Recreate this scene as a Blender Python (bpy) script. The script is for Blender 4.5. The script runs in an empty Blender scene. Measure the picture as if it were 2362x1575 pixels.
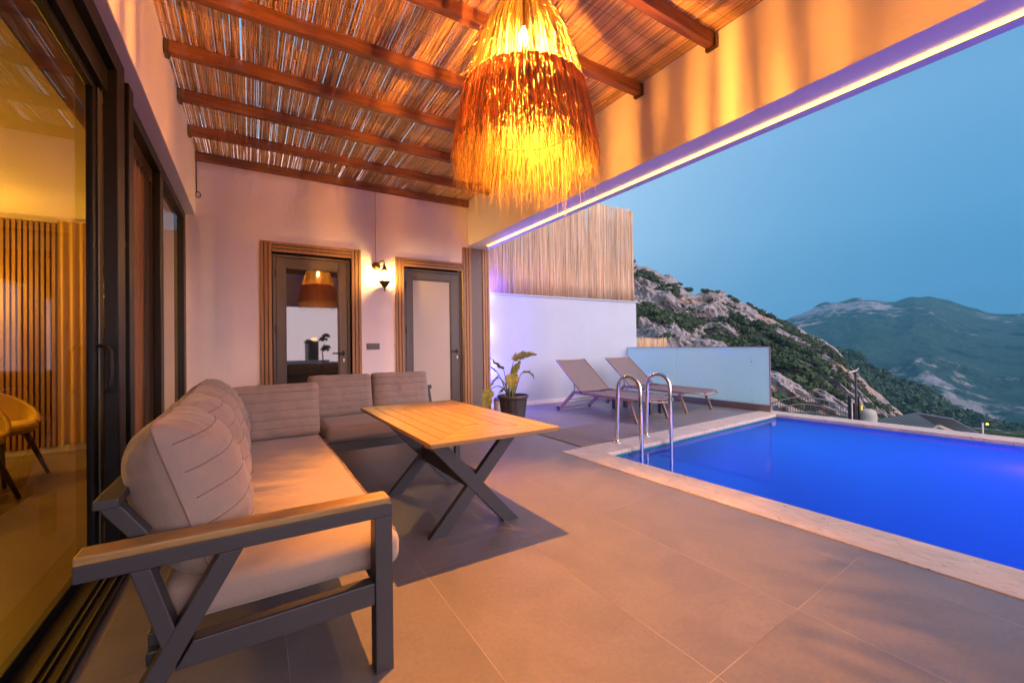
import bpy, math, random
import numpy as np
from mathutils import Vector, Matrix

S = bpy.context.scene
COL = S.collection
rng = np.random.default_rng(7)
random.seed(7)
R = math.radians

# ------------------------------------------------------------------ camera
cam_data = bpy.data.cameras.new("camera")
cam = bpy.data.objects.new("camera", cam_data)
COL.objects.link(cam)
S.camera = cam
cam_data.sensor_width = 36.0
cam_data.lens = 14.975
cam_data.clip_start = 0.05
cam_data.clip_end = 20000
_r = Vector((0.85185, -0.52360, -0.014076))
_u = Vector((0.006663, -0.016038, 0.999849))
_b = Vector((-0.523744, -0.851815, -0.010173))
cam.matrix_world = Matrix(((_r.x, _u.x, _b.x, 0.0), (_r.y, _u.y, _b.y, 0.0), (_r.z, _u.z, _b.z, 1.09), (0, 0, 0, 1)))

# ------------------------------------------------------------------ world: dusk sky
W = bpy.data.worlds.new("World")
S.world = W
W.use_nodes = True
wn, wl = W.node_tree.nodes, W.node_tree.links
wn.clear()
wo = wn.new("ShaderNodeOutputWorld")
bg_ = wn.new("ShaderNodeBackground")
sky = wn.new("ShaderNodeTexSky")
sky.sky_type = 'NISHITA'
sky.sun_disc = False
sky.sun_elevation = R(2.0)
sky.sun_rotation = R(200)
tc = wn.new("ShaderNodeTexCoord")
sep = wn.new("ShaderNodeSeparateXYZ")
wl.new(tc.outputs["Generated"], sep.inputs[0])
ramp = wn.new("ShaderNodeValToRGB")
wl.new(sep.outputs["Z"], ramp.inputs[0])
cr = ramp.color_ramp
cr.elements[0].position = 0.0
cr.elements[0].color = (0.36, 0.56, 0.70, 1)
cr.elements[1].position = 1.0
cr.elements[1].color = (0.09, 0.30, 0.56, 1)
for p_, c_ in ((0.07, (0.34, 0.56, 0.77)), (0.22, (0.48, 0.71, 0.94)), (0.38, (0.48, 0.72, 0.97)), (0.6, (0.20, 0.47, 0.80))):
    e_ = cr.elements.new(p_)
    e_.color = (*c_, 1)
# darker and greener towards the east (+x, -y), where night comes first
dot = wn.new("ShaderNodeVectorMath"); dot.operation = 'DOT_PRODUCT'
wl.new(tc.outputs["Generated"], dot.inputs[0])
dot.inputs[1].default_value = (0.995, 0.10, 0.0)
mr = wn.new("ShaderNodeMapRange")
mr.inputs[1].default_value = 0.60; mr.inputs[2].default_value = 1.0
wl.new(dot.outputs["Value"], mr.inputs[0])
mixa = wn.new("ShaderNodeMix"); mixa.data_type = 'RGBA'; mixa.blend_type = 'MULTIPLY'
wl.new(mr.outputs[0], mixa.inputs[0])
wl.new(ramp.outputs[0], mixa.inputs[6])
mixa.inputs[7].default_value = (0.15, 0.42, 0.60, 1)
# pinkish afterglow low in the west, behind the camera
dot2 = wn.new("ShaderNodeVectorMath"); dot2.operation = 'DOT_PRODUCT'
wl.new(tc.outputs["Generated"], dot2.inputs[0]); dot2.inputs[1].default_value = (0.10, -0.985, 0.10)
mr2 = wn.new("ShaderNodeMapRange"); mr2.inputs[1].default_value = 0.25; mr2.inputs[2].default_value = 1.0; mr2.interpolation_type = 'SMOOTHSTEP'
wl.new(dot2.outputs["Value"], mr2.inputs[0])
glow = wn.new("ShaderNodeMix"); glow.data_type = 'RGBA'; glow.blend_type = 'ADD'
wl.new(mr2.outputs[0], glow.inputs[0]); wl.new(mixa.outputs[2], glow.inputs[6]); glow.inputs[7].default_value = (4.6, 3.2, 3.3, 1)
skyS = wn.new("ShaderNodeMix"); skyS.data_type = 'RGBA'
sm = wn.new("ShaderNodeMix"); sm.data_type = 'RGBA'; sm.blend_type = 'MULTIPLY'; sm.inputs[0].default_value = 1.0
wl.new(sky.outputs[0], sm.inputs[6]); sm.inputs[7].default_value = (0.10, 0.10, 0.10, 1)
skyS.inputs[0].default_value = 0.93
wl.new(sm.outputs[2], skyS.inputs[6])
wl.new(glow.outputs[2], skyS.inputs[7])
wl.new(skyS.outputs[2], bg_.inputs[0])
bg_.inputs[1].default_value = 0.50
wl.new(bg_.outputs[0], wo.inputs[0])

# faint afterglow as one broad sun
sd = bpy.data.lights.new("sun", 'SUN')
sd.energy = 0.35; sd.angle = R(25); sd.color = (1.0, 0.86, 0.84)
sun = bpy.data.objects.new("sun", sd)
sun.rotation_euler = (R(58), 0, R(20))
COL.objects.link(sun)

S.view_settings.view_transform = 'Standard'
S.view_settings.look = 'None'
S.view_settings.exposure = 1.22
S.view_settings.gamma = 1.0
S.cycles.use_denoising = True
S.cycles.max_bounces = 8
S.cycles.diffuse_bounces = 4
S.cycles.glossy_bounces = 4
S.cycles.transmission_bounces = 6
S.cycles.transparent_max_bounces = 16
S.cycles.volume_bounces = 0
S.cycles.caustics_reflective = False
S.cycles.caustics_refractive = False
S.cycles.sample_clamp_indirect = 6.0

LAMP = (1.35, 2.02)     # pendant axis
YW = 6.30               # face of the end wall

def lamp(name, kind, loc, energy, color, radius=0.05, parent=None, **kw):
    d = bpy.data.lights.new(name, kind)
    d.energy = energy; d.color = color
    if kind == 'POINT': d.shadow_soft_size = radius
    for k, v in kw.items(): setattr(d, k, v)
    o = bpy.data.objects.new(name, d)
    o.location = loc
    COL.objects.link(o)
    if parent: o.parent = parent; o.location = Vector(loc) - parent.location
    return o

# ------------------------------------------------------------------ noise helpers
_perm = rng.permutation(256)
_vals = rng.random(256)
def vnoise(x, y, z=0.0):
    x = np.asarray(x, float); y = np.asarray(y, float); z = np.zeros_like(x) + z
    xi, yi, zi = np.floor(x).astype(int), np.floor(y).astype(int), np.floor(z).astype(int)
    xf, yf, zf = x - xi, y - yi, z - zi
    s = lambda t: t * t * t * (t * (t * 6 - 15) + 10)
    u, v, w = s(xf), s(yf), s(zf)
    def h(a, b, c): return _vals[_perm[(_perm[(_perm[a & 255] + b) & 255] + c) & 255]]
    def l(a, b, t): return a + (b - a) * t
    r = l(l(l(h(xi, yi, zi), h(xi + 1, yi, zi), u), l(h(xi, yi + 1, zi), h(xi + 1, yi + 1, zi), u), v),
          l(l(h(xi, yi, zi + 1), h(xi + 1, yi, zi + 1), u), l(h(xi, yi + 1, zi + 1), h(xi + 1, yi + 1, zi + 1), u), v), w)
    return r * 2 - 1
def fbm(x, y, z=0.0, o=4, ridged=False):
    t = 0; a = 1.0; n = 0
    for i in range(o):
        k = vnoise(np.asarray(x) * 2 ** i + 17.3 * i, np.asarray(y) * 2 ** i + 5.1 * i, np.asarray(z) * 2 ** i)
        if ridged: k = 1 - 2 * np.abs(k)
        t = t + a * k; n += a; a *= 0.5
    return t / n

# ------------------------------------------------------------------ mesh builder
class MB:
    def __init__(s): s.v = []; s.f = []; s.n = 0; s.a = []
    def add(s, v, f, a=None):
        v = np.asarray(v, float).reshape(-1, 3)
        s.v.append(v); b = s.n
        s.f.extend([tuple(i + b for i in q) for q in f])
        s.n += len(v)
        s.a.append(np.full(len(v), a if a is not None else random.random()))
        return s
    def box(s, x0, x1, y0, y1, z0, z1, a=None):
        v = [(x0, y0, z0), (x1, y0, z0), (x1, y1, z0), (x0, y1, z0), (x0, y0, z1), (x1, y0, z1), (x1, y1, z1), (x0, y1, z1)]
        return s.add(v, [(0, 3, 2, 1), (4, 5, 6, 7), (0, 1, 5, 4), (1, 2, 6, 5), (2, 3, 7, 6), (3, 0, 4, 7)], a)
    def prism(s, poly, z0, z1, a=None):
        n = len(poly)
        v = [(x, y, z0) for x, y in poly] + [(x, y, z1) for x, y in poly]
        f = [tuple(range(n))[::-1], tuple(range(n, 2 * n))] + [(i, (i + 1) % n, n + (i + 1) % n, n + i) for i in range(n)]
        return s.add(v, f, a)
    def prismy(s, poly, y0, y1, a=None):     # polygon in x-z, extruded along y
        n = len(poly)
        v = [(x, y0, z) for x, z in poly] + [(x, y1, z) for x, z in poly]
        f = [tuple(range(n)), tuple(range(n, 2 * n))[::-1]] + [(i, n + i, n + (i + 1) % n, (i + 1) % n) for i in range(n)]
        return s.add(v, f, a)
    def bar(s, p, q, w, h, up=(0, 0, 1), a=None):
        p = Vector(p); q = Vector(q); d = (q - p).normalized()
        up = Vector(up); sd_ = d.cross(up).normalized(); up = sd_.cross(d).normalized()
        v = []
        for c in (p, q):
            for i, j in ((-1, -1), (1, -1), (1, 1), (-1, 1)):
                v.append(c + sd_ * (i * w / 2) + up * (j * h / 2))
        return s.add([tuple(k) for k in v], [(3, 2, 1, 0), (4, 5, 6, 7), (0, 1, 5, 4), (1, 2, 6, 5), (2, 3, 7, 6), (3, 0, 4, 7)], a)
    def tube(s, pts, r, n=8, caps=True, a=None):
        pts = [Vector(p) for p in pts]; m = len(pts)
        rr = r if hasattr(r, '__len__') else [r] * m
        v = []; prev = None
        for i, p in enumerate(pts):
            t = (pts[min(i + 1, m - 1)] - pts[max(i - 1, 0)]).normalized()
            if prev is None:
                ref = Vector((0, 0, 1)) if abs(t.z) < 0.9 else Vector((1, 0, 0))
                nn = t.cross(ref).normalized()
            else:
                nn = (prev - t * prev.dot(t)).normalized()
            prev = nn; bb = t.cross(nn)
            for k in range(n):
                th = 2 * math.pi * k / n
                v.append(tuple(p + (nn * math.cos(th) + bb * math.sin(th)) * rr[i]))
        f = [(i * n + k, i * n + (k + 1) % n, (i + 1) * n + (k + 1) % n, (i + 1) * n + k) for i in range(m - 1) for k in range(n)]
        if caps: f += [tuple(range(n))[::-1], tuple(range((m - 1) * n, m * n))]
        return s.add(v, f, a)
    def lathe(s, prof, c=(0, 0, 0), n=24, a=None, axis='z'):
        v = []
        for r, z in prof:
            for k in range(n):
                th = 2 * math.pi * k / n
                x, y = r * math.cos(th), r * math.sin(th)
                v.append((c[0] + x, c[1] + y, c[2] + z) if axis == 'z' else ((c[0] + x, c[1] + z, c[2] + y) if axis == 'y' else (c[0] + z, c[1] + x, c[2] + y)))
        m = len(prof)
        f = [(i * n + k, i * n + (k + 1) % n, (i + 1) * n + (k + 1) % n, (i + 1) * n + k) for i in range(m - 1) for k in range(n)]
        return s.add(v, f, a)
    def build(s, name, mat, parent=None, smooth=False, bevel=0.0, auto=None, world=True, wn_=False):
        me = bpy.data.meshes.new(name)
        v = np.concatenate(s.v) if s.v else np.zeros((0, 3))
        o = bpy.data.objects.new(name, me)
        if parent is not None:
            o.parent = parent
            if world: v = v - np.array(parent.location)
        me.from_pydata(v.tolist(), [], s.f)
        at = me.attributes.new("rnd", 'FLOAT', 'POINT')
        at.data.foreach_set("value", np.concatenate(s.a).astype(np.float32))
        me.update()
        if smooth: me.polygons.foreach_set("use_smooth", [True] * len(me.polygons))
        if auto is not None:
            me.polygons.foreach_set("use_smooth", [True] * len(me.polygons))
            me.set_sharp_from_angle(angle=R(auto))
        if mat: me.materials.append(mat)
        COL.objects.link(o)
        if bevel > 0:
            b = o.modifiers.new("bevel", 'BEVEL'); b.width = bevel; b.segments = 2; b.limit_method = 'ANGLE'; b.angle_limit = R(40)
        return o

def tag(o, label=None, cat=None, group=None, kind=None):
    if label: o["label"] = label
    if cat: o["category"] = cat
    if group: o["group"] = group
    if kind: o["kind"] = kind
    return o
def empty(name, loc, label=None, cat=None, group=None, kind=None, rz=0.0):
    o = bpy.data.objects.new(name, None)
    o.location = loc; o.rotation_euler = (0, 0, rz)
    o.empty_display_size = 0.1
    COL.objects.link(o)
    return tag(o, label, cat, group, kind)
def copy_tree(o, parent=None):
    c = o.copy(); COL.objects.link(c); c.parent = parent
    for ch in list(o.children):
        if ch is not c: copy_tree(ch, c)
    return c

# ------------------------------------------------------------------ materials
def M(name, col, rough=0.6, metal=0.0, var=0.0, vscale=8.0, stretch=(1, 1, 1), bump=0.0, bscale=60.0, bdist=0.002, col2=None, rnd=0.0,
      spec=0.5, trans=0.0, coat=0.0, sheen=0.0, rvar=0.0):
    m = bpy.data.materials.new(name); m.use_nodes = True
    n, l = m.node_tree.nodes, m.node_tree.links
    b = n["Principled BSDF"]
    b.inputs["Roughness"].default_value = rough
    b.inputs["Metallic"].default_value = metal
    b.inputs["Specular IOR Level"].default_value = spec
    b.inputs["Coat Weight"].default_value = coat
    b.inputs["Sheen Weight"].default_value = sheen
    tcn = n.new("ShaderNodeTexCoord"); mp = n.new("ShaderNodeMapping")
    l.new(tcn.outputs["Object"], mp.inputs[0]); mp.inputs["Scale"].default_value = stretch
    c1 = (*col, 1); c2 = (*(col2 if col2 else tuple(k * (1 - var) for k in col)), 1)
    src = None
    if var or col2:
        nz = n.new("ShaderNodeTexNoise"); nz.inputs["Scale"].default_value = vscale; nz.inputs["Detail"].default_value = 6
        nz.inputs["Roughness"].default_value = 0.6
        l.new(mp.outputs[0], nz.inputs[0])
        rp = n.new("ShaderNodeValToRGB"); rp.color_ramp.elements[0].position = 0.35; rp.color_ramp.elements[1].position = 0.65
        rp.color_ramp.elements[0].color = c2; rp.color_ramp.elements[1].color = c1
        l.new(nz.outputs[0], rp.inputs[0]); src = rp.outputs[0]
        if rvar:
            ma = n.new("ShaderNodeMapRange"); ma.inputs[3].default_value = rough - rvar; ma.inputs[4].default_value = rough + rvar
            l.new(nz.outputs[0], ma.inputs[0]); l.new(ma.outputs[0], b.inputs["Roughness"])
    if rnd:
        at = n.new("ShaderNodeAttribute"); at.attribute_name = "rnd"
        mr_ = n.new("ShaderNodeMapRange"); mr_.inputs[3].default_value = 1 - rnd; mr_.inputs[4].default_value = 1 + rnd * 0.6
        l.new(at.outputs["Fac"], mr_.inputs[0])
        mx = n.new("ShaderNodeVectorMath"); mx.operation = 'SCALE'
        if src: l.new(src, mx.inputs[0])
        else: mx.inputs[0].default_value = col
        l.new(mr_.outputs[0], mx.inputs["Scale"]); src = mx.outputs[0]
    if src: l.new(src, b.inputs["Base Color"])
    else: b.inputs["Base Color"].default_value = c1
    if bump:
        nb = n.new("ShaderNodeTexNoise"); nb.inputs["Scale"].default_value = bscale; nb.inputs["Detail"].default_value = 5
        l.new(mp.outputs[0], nb.inputs[0])
        bp = n.new("ShaderNodeBump"); bp.inputs["Strength"].default_value = bump; bp.inputs["Distance"].default_value = bdist
        l.new(nb.outputs[0], bp.inputs["Height"]); l.new(bp.outputs[0], b.inputs["Normal"])
    if trans:
        tr = n.new("ShaderNodeBsdfTranslucent"); ms = n.new("ShaderNodeMixShader"); ms.inputs[0].default_value = trans
        if src: l.new(src, tr.inputs[0])
        else: tr.inputs[0].default_value = c1
        l.new(b.outputs[0], ms.inputs[1]); l.new(tr.outputs[0], ms.inputs[2])
        l.new(ms.outputs[0], n["Material Output"].inputs[0])
    return m
def emit(name, col, st):
    m = bpy.data.materials.new(name); m.use_nodes = True
    b = m.node_tree.nodes["Principled BSDF"]
    b.inputs["Base Color"].default_value = (*col, 1)
    b.inputs["Emission Color"].default_value = (*col, 1)
    b.inputs["Emission Strength"].default_value = st
    return m
def glass(name, tint=(1, 1, 1), refl=0.1, rough=0.0, dens=1.0):
    m = bpy.data.materials.new(name); m.use_nodes = True
    n, l = m.node_tree.nodes, m.node_tree.links; n.clear()
    o = n.new("ShaderNodeOutputMaterial"); t = n.new("ShaderNodeBsdfTransparent"); g = n.new("ShaderNodeBsdfGlossy")
    t.inputs[0].default_value = (*tint, 1); g.inputs["Roughness"].default_value = rough
    f = n.new("ShaderNodeFresnel"); f.inputs[0].default_value = 1.5
    a = n.new("ShaderNodeMath"); a.operation = 'ADD'; a.inputs[1].default_value = refl; a.use_clamp = True
    x = n.new("ShaderNodeMixShader")
    l.new(f.outputs[0], a.inputs[0]); l.new(a.outputs[0], x.inputs[0]); l.new(t.outputs[0], x.inputs[1]); l.new(g.outputs[0], x.inputs[2])
    l.new(x.outputs[0], o.inputs[0])
    return m

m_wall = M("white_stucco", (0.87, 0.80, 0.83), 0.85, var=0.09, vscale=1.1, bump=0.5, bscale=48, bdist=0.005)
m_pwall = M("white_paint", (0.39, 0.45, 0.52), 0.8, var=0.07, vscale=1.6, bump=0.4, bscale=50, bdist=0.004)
m_dark = M("dark_aluminium", (0.007, 0.006, 0.006), 0.42, spec=0.3, bump=0.05, bscale=300)
m_door = M("taupe_door_paint", (0.085, 0.068, 0.060), 0.42, var=0.12, vscale=4, bump=0.05, bscale=200)
m_panel = M("taupe_panel", (0.135, 0.105, 0.092), 0.5, bump=0.03, bscale=200, var=0.05)
m_trim = M("slat_trim_wood", (0.36, 0.19, 0.085), 0.5, var=0.22, vscale=6, stretch=(6, 6, 0.6), rnd=0.12)
m_trimgap = M("slat_trim_gap", (0.015, 0.012, 0.012), 0.6)
m_rafter = M("rafter_wood", (0.33, 0.125, 0.05), 0.6, col2=(0.18, 0.062, 0.024), vscale=5, stretch=(0.5, 5, 5), bump=0.25, bscale=35, bdist=0.003)
m_reed = M("reed", (0.92, 0.62, 0.30), 0.55, col2=(0.80, 0.47, 0.19), vscale=7, stretch=(20, 1, 20), rnd=0.42, trans=0.06)
m_reedf = M("fence_reed", (0.92, 0.75, 0.52), 0.7, col2=(0.82, 0.60, 0.38), vscale=6, stretch=(20, 20, 0.8), rnd=0.25, trans=0.4)
m_thread = M("binding_wire", (0.12, 0.07, 0.04), 0.6)
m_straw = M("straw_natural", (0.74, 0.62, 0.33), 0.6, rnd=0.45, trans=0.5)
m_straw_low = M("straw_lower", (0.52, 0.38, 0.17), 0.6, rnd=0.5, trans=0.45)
m_brown = M("straw_brown", (0.97, 0.58, 0.30), 0.6, rnd=0.35, trans=0.65)
m_metal = M("charcoal_powder_coat", (0.045, 0.045, 0.052), 0.45, bump=0.08, bscale=400, var=0.08, vscale=6)
m_fabric = M("taupe_cushion_fabric", (0.40, 0.315, 0.265), 0.92, rnd=0.6, var=0.07, vscale=5, bump=0.45, bscale=75, bdist=0.003, sheen=0.25)
m_piping = M("cushion_piping", (0.33, 0.245, 0.20), 0.9, bump=0.2, bscale=500)
m_teak_y = M("teak_y", (0.41, 0.275, 0.11), 0.42, col2=(0.35, 0.19, 0.06), vscale=7, stretch=(9, 0.8, 9), bump=0.12, bscale=60, rnd=0.14)
m_teak_x = M("teak_x", (0.41, 0.275, 0.11), 0.42, col2=(0.34, 0.185, 0.058), vscale=7, stretch=(0.8, 9, 9), bump=0.12, bscale=60, rnd=0.14)
m_lounge = M("taupe_lounger_frame", (0.26, 0.18, 0.145), 0.45, var=0.06)
m_sling = M("taupe_sling_mesh", (0.19, 0.155, 0.15), 0.85, bump=0.3, bscale=500, trans=0.12)
m_steel = M("polished_steel", (0.78, 0.76, 0.74), 0.10, metal=1.0, rvar=0.0)
m_alu = M("rail_aluminium", (0.25, 0.20, 0.165), 0.45, metal=0.6, var=0.1)
m_black = M("black_rubber", (0.015, 0.015, 0.016), 0.6)
m_pot = M("black_plastic_pot", (0.045, 0.04, 0.042), 0.5, var=0.2, vscale=5)
m_soil = M("potting_soil", (0.03, 0.02, 0.013), 0.95, bump=0.8, bscale=60, bdist=0.01)
m_leaf = M("banana_leaf", (0.16, 0.27, 0.05), 0.38, col2=(0.30, 0.28, 0.05), vscale=5, trans=0.3)
m_leafy = M("yellowed_leaf", (0.40, 0.34, 0.05), 0.45, col2=(0.22, 0.26, 0.05), vscale=7, trans=0.3)
m_stem = M("leaf_stem", (0.10, 0.15, 0.05), 0.5, var=0.3)
m_mat = M("grey_brown_rubber_mat", (0.20, 0.16, 0.145), 0.9, var=0.08, bump=0.2, bscale=300)
m_bronze = M("aged_bronze", (0.16, 0.10, 0.035), 0.4, metal=0.7, var=0.3, vscale=40)
m_grey = M("grey_plastic", (0.11, 0.10, 0.105), 0.4)
m_conduit = M("painted_conduit", (0.55, 0.47, 0.43), 0.6)
m_frost2 = M("frosted_glass_pane", (0.70, 0.60, 0.50), 0.28, trans=0.35)
m_keycyl = M("brass_cylinder", (0.7, 0.6, 0.45), 0.3, metal=0.9)

# ---------------- floor tiles
def tile_material():
    m = bpy.data.materials.new("porcelain_tiles"); m.use_nodes = True
    n, l = m.node_tree.nodes, m.node_tree.links
    b = n["Principled BSDF"]
    t = n.new("ShaderNodeTexCoord"); sp = n.new("ShaderNodeSeparateXYZ"); l.new(t.outputs["Object"], sp.inputs[0])
    def mt(op, a, c, d=None):
        k = n.new("ShaderNodeMath"); k.operation = op
        for i, q in enumerate((a, c, d)):
            if q is None: continue
            if isinstance(q, (int, float)): k.inputs[i].default_value = q
            else: l.new(q, k.inputs[i])
        return k.outputs[0]
    X = mt('MULTIPLY_ADD', sp.outputs["Y"], 0.012, sp.outputs["X"]); X = mt('SUBTRACT', sp.outputs["X"], mt('MULTIPLY', sp.outputs["Y"], 0.012))
    Y = mt('SUBTRACT', sp.outputs["Y"], mt('MULTIPLY', sp.outputs["X"], 0.06))
    u = mt('DIVIDE', mt('SUBTRACT', X, 0.686), 0.6); v = mt('DIVIDE', mt('SUBTRACT', Y, 0.775), 1.17)
    fu = mt('FRACT', mt('ADD', u, 50), None); fv = mt('FRACT', mt('ADD', v, 50), None)
    du = mt('MULTIPLY', mt('SUBTRACT', 0.5, mt('ABSOLUTE', mt('SUBTRACT', fu, 0.5), None)), 0.6)
    dv = mt('MULTIPLY', mt('SUBTRACT', 0.5, mt('ABSOLUTE', mt('SUBTRACT', fv, 0.5), None)), 1.17)
    d = mt('MINIMUM', du, dv)
    g = mt('LESS_THAN', d, 0.0013)
    # per tile offset
    cell = n.new("ShaderNodeCombineXYZ"); l.new(mt('FLOOR', u, None), cell.inputs[0]); l.new(mt('FLOOR', v, None), cell.inputs[1])
    wnz = n.new("ShaderNodeTexWhiteNoise"); l.new(cell.outputs[0], wnz.inputs[0])
    off = n.new("ShaderNodeVectorMath"); off.operation = 'MULTIPLY_ADD'
    l.new(wnz.outputs["Color"], off.inputs[0]); off.inputs[1].default_value = (9, 9, 9); l.new(t.outputs["Object"], off.inputs[2])
    nz = n.new("ShaderNodeTexNoise"); nz.inputs["Scale"].default_value = 2.3; nz.inputs["Detail"].default_value = 7; nz.inputs["Roughness"].default_value = 0.62
    nz.inputs["Distortion"].default_value = 0.5
    l.new(off.outputs[0], nz.inputs[0])
    rp = n.new("ShaderNodeValToRGB")
    rp.color_ramp.elements[0].position = 0.3; rp.color_ramp.elements[1].position = 0.72
    rp.color_ramp.elements[0].color = (0.150, 0.134, 0.143, 1); rp.color_ramp.elements[1].color = (0.208, 0.189, 0.200, 1)
    l.new(nz.outputs[0], rp.inputs[0])
    # grout: pale in places, dark in places
    n2 = n.new("ShaderNodeTexNoise"); n2.inputs["Scale"].default_value = 1.7; l.new(t.outputs["Object"], n2.inputs[0])
    r2 = n.new("ShaderNodeValToRGB"); r2.color_ramp.elements[0].position = 0.4; r2.color_ramp.elements[1].position = 0.58
    r2.color_ramp.elements[0].color = (0.12, 0.10, 0.095, 1); r2.color_ramp.elements[1].color = (0.36, 0.31, 0.28, 1)
    l.new(n2.outputs[0], r2.inputs[0])
    mx = n.new("ShaderNodeMix"); mx.data_type = 'RGBA'
    tv = n.new("ShaderNodeMapRange"); tv.inputs[3].default_value = 0.93; tv.inputs[4].default_value = 1.07; l.new(wnz.outputs["Value"], tv.inputs[0])
    fine = n.new("ShaderNodeTexNoise"); fine.inputs["Scale"].default_value = 55; fine.inputs["Detail"].default_value = 5; l.new(t.outputs["Object"], fine.inputs[0])
    fr_ = n.new("ShaderNodeMapRange"); fr_.inputs[1].default_value = 0.3; fr_.inputs[2].default_value = 0.7; fr_.inputs[3].default_value = 0.93; fr_.inputs[4].default_value = 1.07; l.new(fine.outputs[0], fr_.inputs[0])
    tsc = n.new("ShaderNodeVectorMath"); tsc.operation = 'SCALE'; l.new(rp.outputs[0], tsc.inputs[0]); l.new(mt('MULTIPLY', tv.outputs[0], fr_.outputs[0]), tsc.inputs["Scale"])
    l.new(g, mx.inputs[0]); l.new(tsc.outputs[0], mx.inputs[6]); l.new(r2.outputs[0], mx.inputs[7])
    l.new(mx.outputs[2], b.inputs["Base Color"])
    mr_ = n.new("ShaderNodeMapRange"); mr_.inputs[3].default_value = 0.36; mr_.inputs[4].default_value = 0.52
    l.new(nz.outputs[0], mr_.inputs[0]); l.new(mr_.outputs[0], b.inputs["Roughness"])
    bp = n.new("ShaderNodeBump"); bp.inputs["Strength"].default_value = 0.5; bp.inputs["Distance"].default_value = 0.001; bp.invert = True
    l.new(g, bp.inputs["Height"]); l.new(bp.outputs[0], b.inputs["Normal"])
    return m
m_tile = tile_material()

def travertine():
    m = bpy.data.materials.new("travertine"); m.use_nodes = True
    n, l = m.node_tree.nodes, m.node_tree.links
    b = n["Principled BSDF"]; b.inputs["Roughness"].default_value = 0.55
    t = n.new("ShaderNodeTexCoord"); mp = n.new("ShaderNodeMapping"); l.new(t.outputs["Object"], mp.inputs[0]); mp.inputs["Scale"].default_value = (3.2, 1.0, 1)
    nz = n.new("ShaderNodeTexNoise"); nz.inputs["Scale"].default_value = 5; nz.inputs["Detail"].default_value = 8; nz.inputs["Roughness"].default_value = 0.65
    nz.inputs["Distortion"].default_value = 1.2
    l.new(mp.outputs[0], nz.inputs[0])
    rp = n.new("ShaderNodeValToRGB"); rp.color_ramp.elements[0].position = 0.3; rp.color_ramp.elements[1].position = 0.68
    rp.color_ramp.elements[0].color = (0.44, 0.34, 0.27, 1); rp.color_ramp.elements[1].color = (0.60, 0.50, 0.42, 1)
    l.new(nz.outputs[0], rp.inputs[0])
    vz = n.new("ShaderNodeTexNoise"); vz.inputs["Scale"].default_value = 9; vz.inputs["Detail"].default_value = 3; vz.inputs["Distortion"].default_value = 2.0; l.new(mp.outputs[0], vz.inputs[0])
    r2 = n.new("ShaderNodeValToRGB"); r2.color_ramp.elements[0].position = 0.665; r2.color_ramp.elements[1].position = 0.70
    r2.color_ramp.elements[0].color = (0, 0, 0, 1); r2.color_ramp.elements[1].color = (1, 1, 1, 1)
    l.new(vz.outputs[0], r2.inputs[0])
    mx = n.new("ShaderNodeMix"); mx.data_type = 'RGBA'; mx.inputs[7].default_value = (0.20, 0.13, 0.09, 1)
    l.new(r2.outputs[0], mx.inputs[0]); l.new(rp.outputs[0], mx.inputs[6]); l.new(mx.outputs[2], b.inputs["Base Color"])
    bp = n.new("ShaderNodeBump"); bp.inputs["Strength"].default_value = 0.4; bp.inputs["Distance"].default_value = 0.004; bp.invert = True
    l.new(r2.outputs[0], bp.inputs["Height"]); l.new(bp.outputs[0], b.inputs["Normal"])
    return m
m_trav = travertine()

def water_material():
    m = bpy.data.materials.new("pool_water"); m.use_nodes = True
    n, l = m.node_tree.nodes, m.node_tree.links; n.clear()
    o = n.new("ShaderNodeOutputMaterial")
    t = n.new("ShaderNodeBsdfTransparent"); t.inputs[0].default_value = (0.55, 0.85, 1, 1)
    tl = n.new("ShaderNodeBsdfTranslucent"); tl.inputs[0].default_value = (0.10, 0.50, 1.0, 1)
    g = n.new("ShaderNodeBsdfGlossy"); g.inputs["Roughness"].default_value = 0.0
    f = n.new("ShaderNodeFresnel"); f.inputs[0].default_value = 1.33
    tcw = n.new("ShaderNodeTexCoord"); nz = n.new("ShaderNodeTexNoise"); nz.inputs["Scale"].default_value = 2.2; nz.inputs["Detail"].default_value = 2
    l.new(tcw.outputs["Object"], nz.inputs[0])
    bp = n.new("ShaderNodeBump"); bp.inputs["Strength"].default_value = 0.05; bp.inputs["Distance"].default_value = 0.01
    l.new(nz.outputs[0], bp.inputs["Height"]); l.new(bp.outputs[0], g.inputs["Normal"])
    m1 = n.new("ShaderNodeMixShader"); m1.inputs[0].default_value = 0.68
    m2 = n.new("ShaderNodeMixShader")
    fm = n.new("ShaderNodeMath"); fm.operation = 'MULTIPLY'; fm.inputs[1].default_value = 0.6
    l.new(f.outputs[0], fm.inputs[0])
    l.new(t.outputs[0], m1.inputs[1]); l.new(tl.outputs[0], m1.inputs[2])
    l.new(fm.outputs[0], m2.inputs[0]); l.new(m1.outputs[0], m2.inputs[1]); l.new(g.outputs[0], m2.inputs[2])
    l.new(m2.outputs[0], o.inputs[0])
    return m
m_water = water_material()
m_basin = M("blue_pool_mosaic", (0.05, 0.26, 0.70), 0.35, var=0.15, vscale=12)
m_band = M("teal_waterline_tiles", (0.015, 0.22, 0.22), 0.3, var=0.35, vscale=9)

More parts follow.
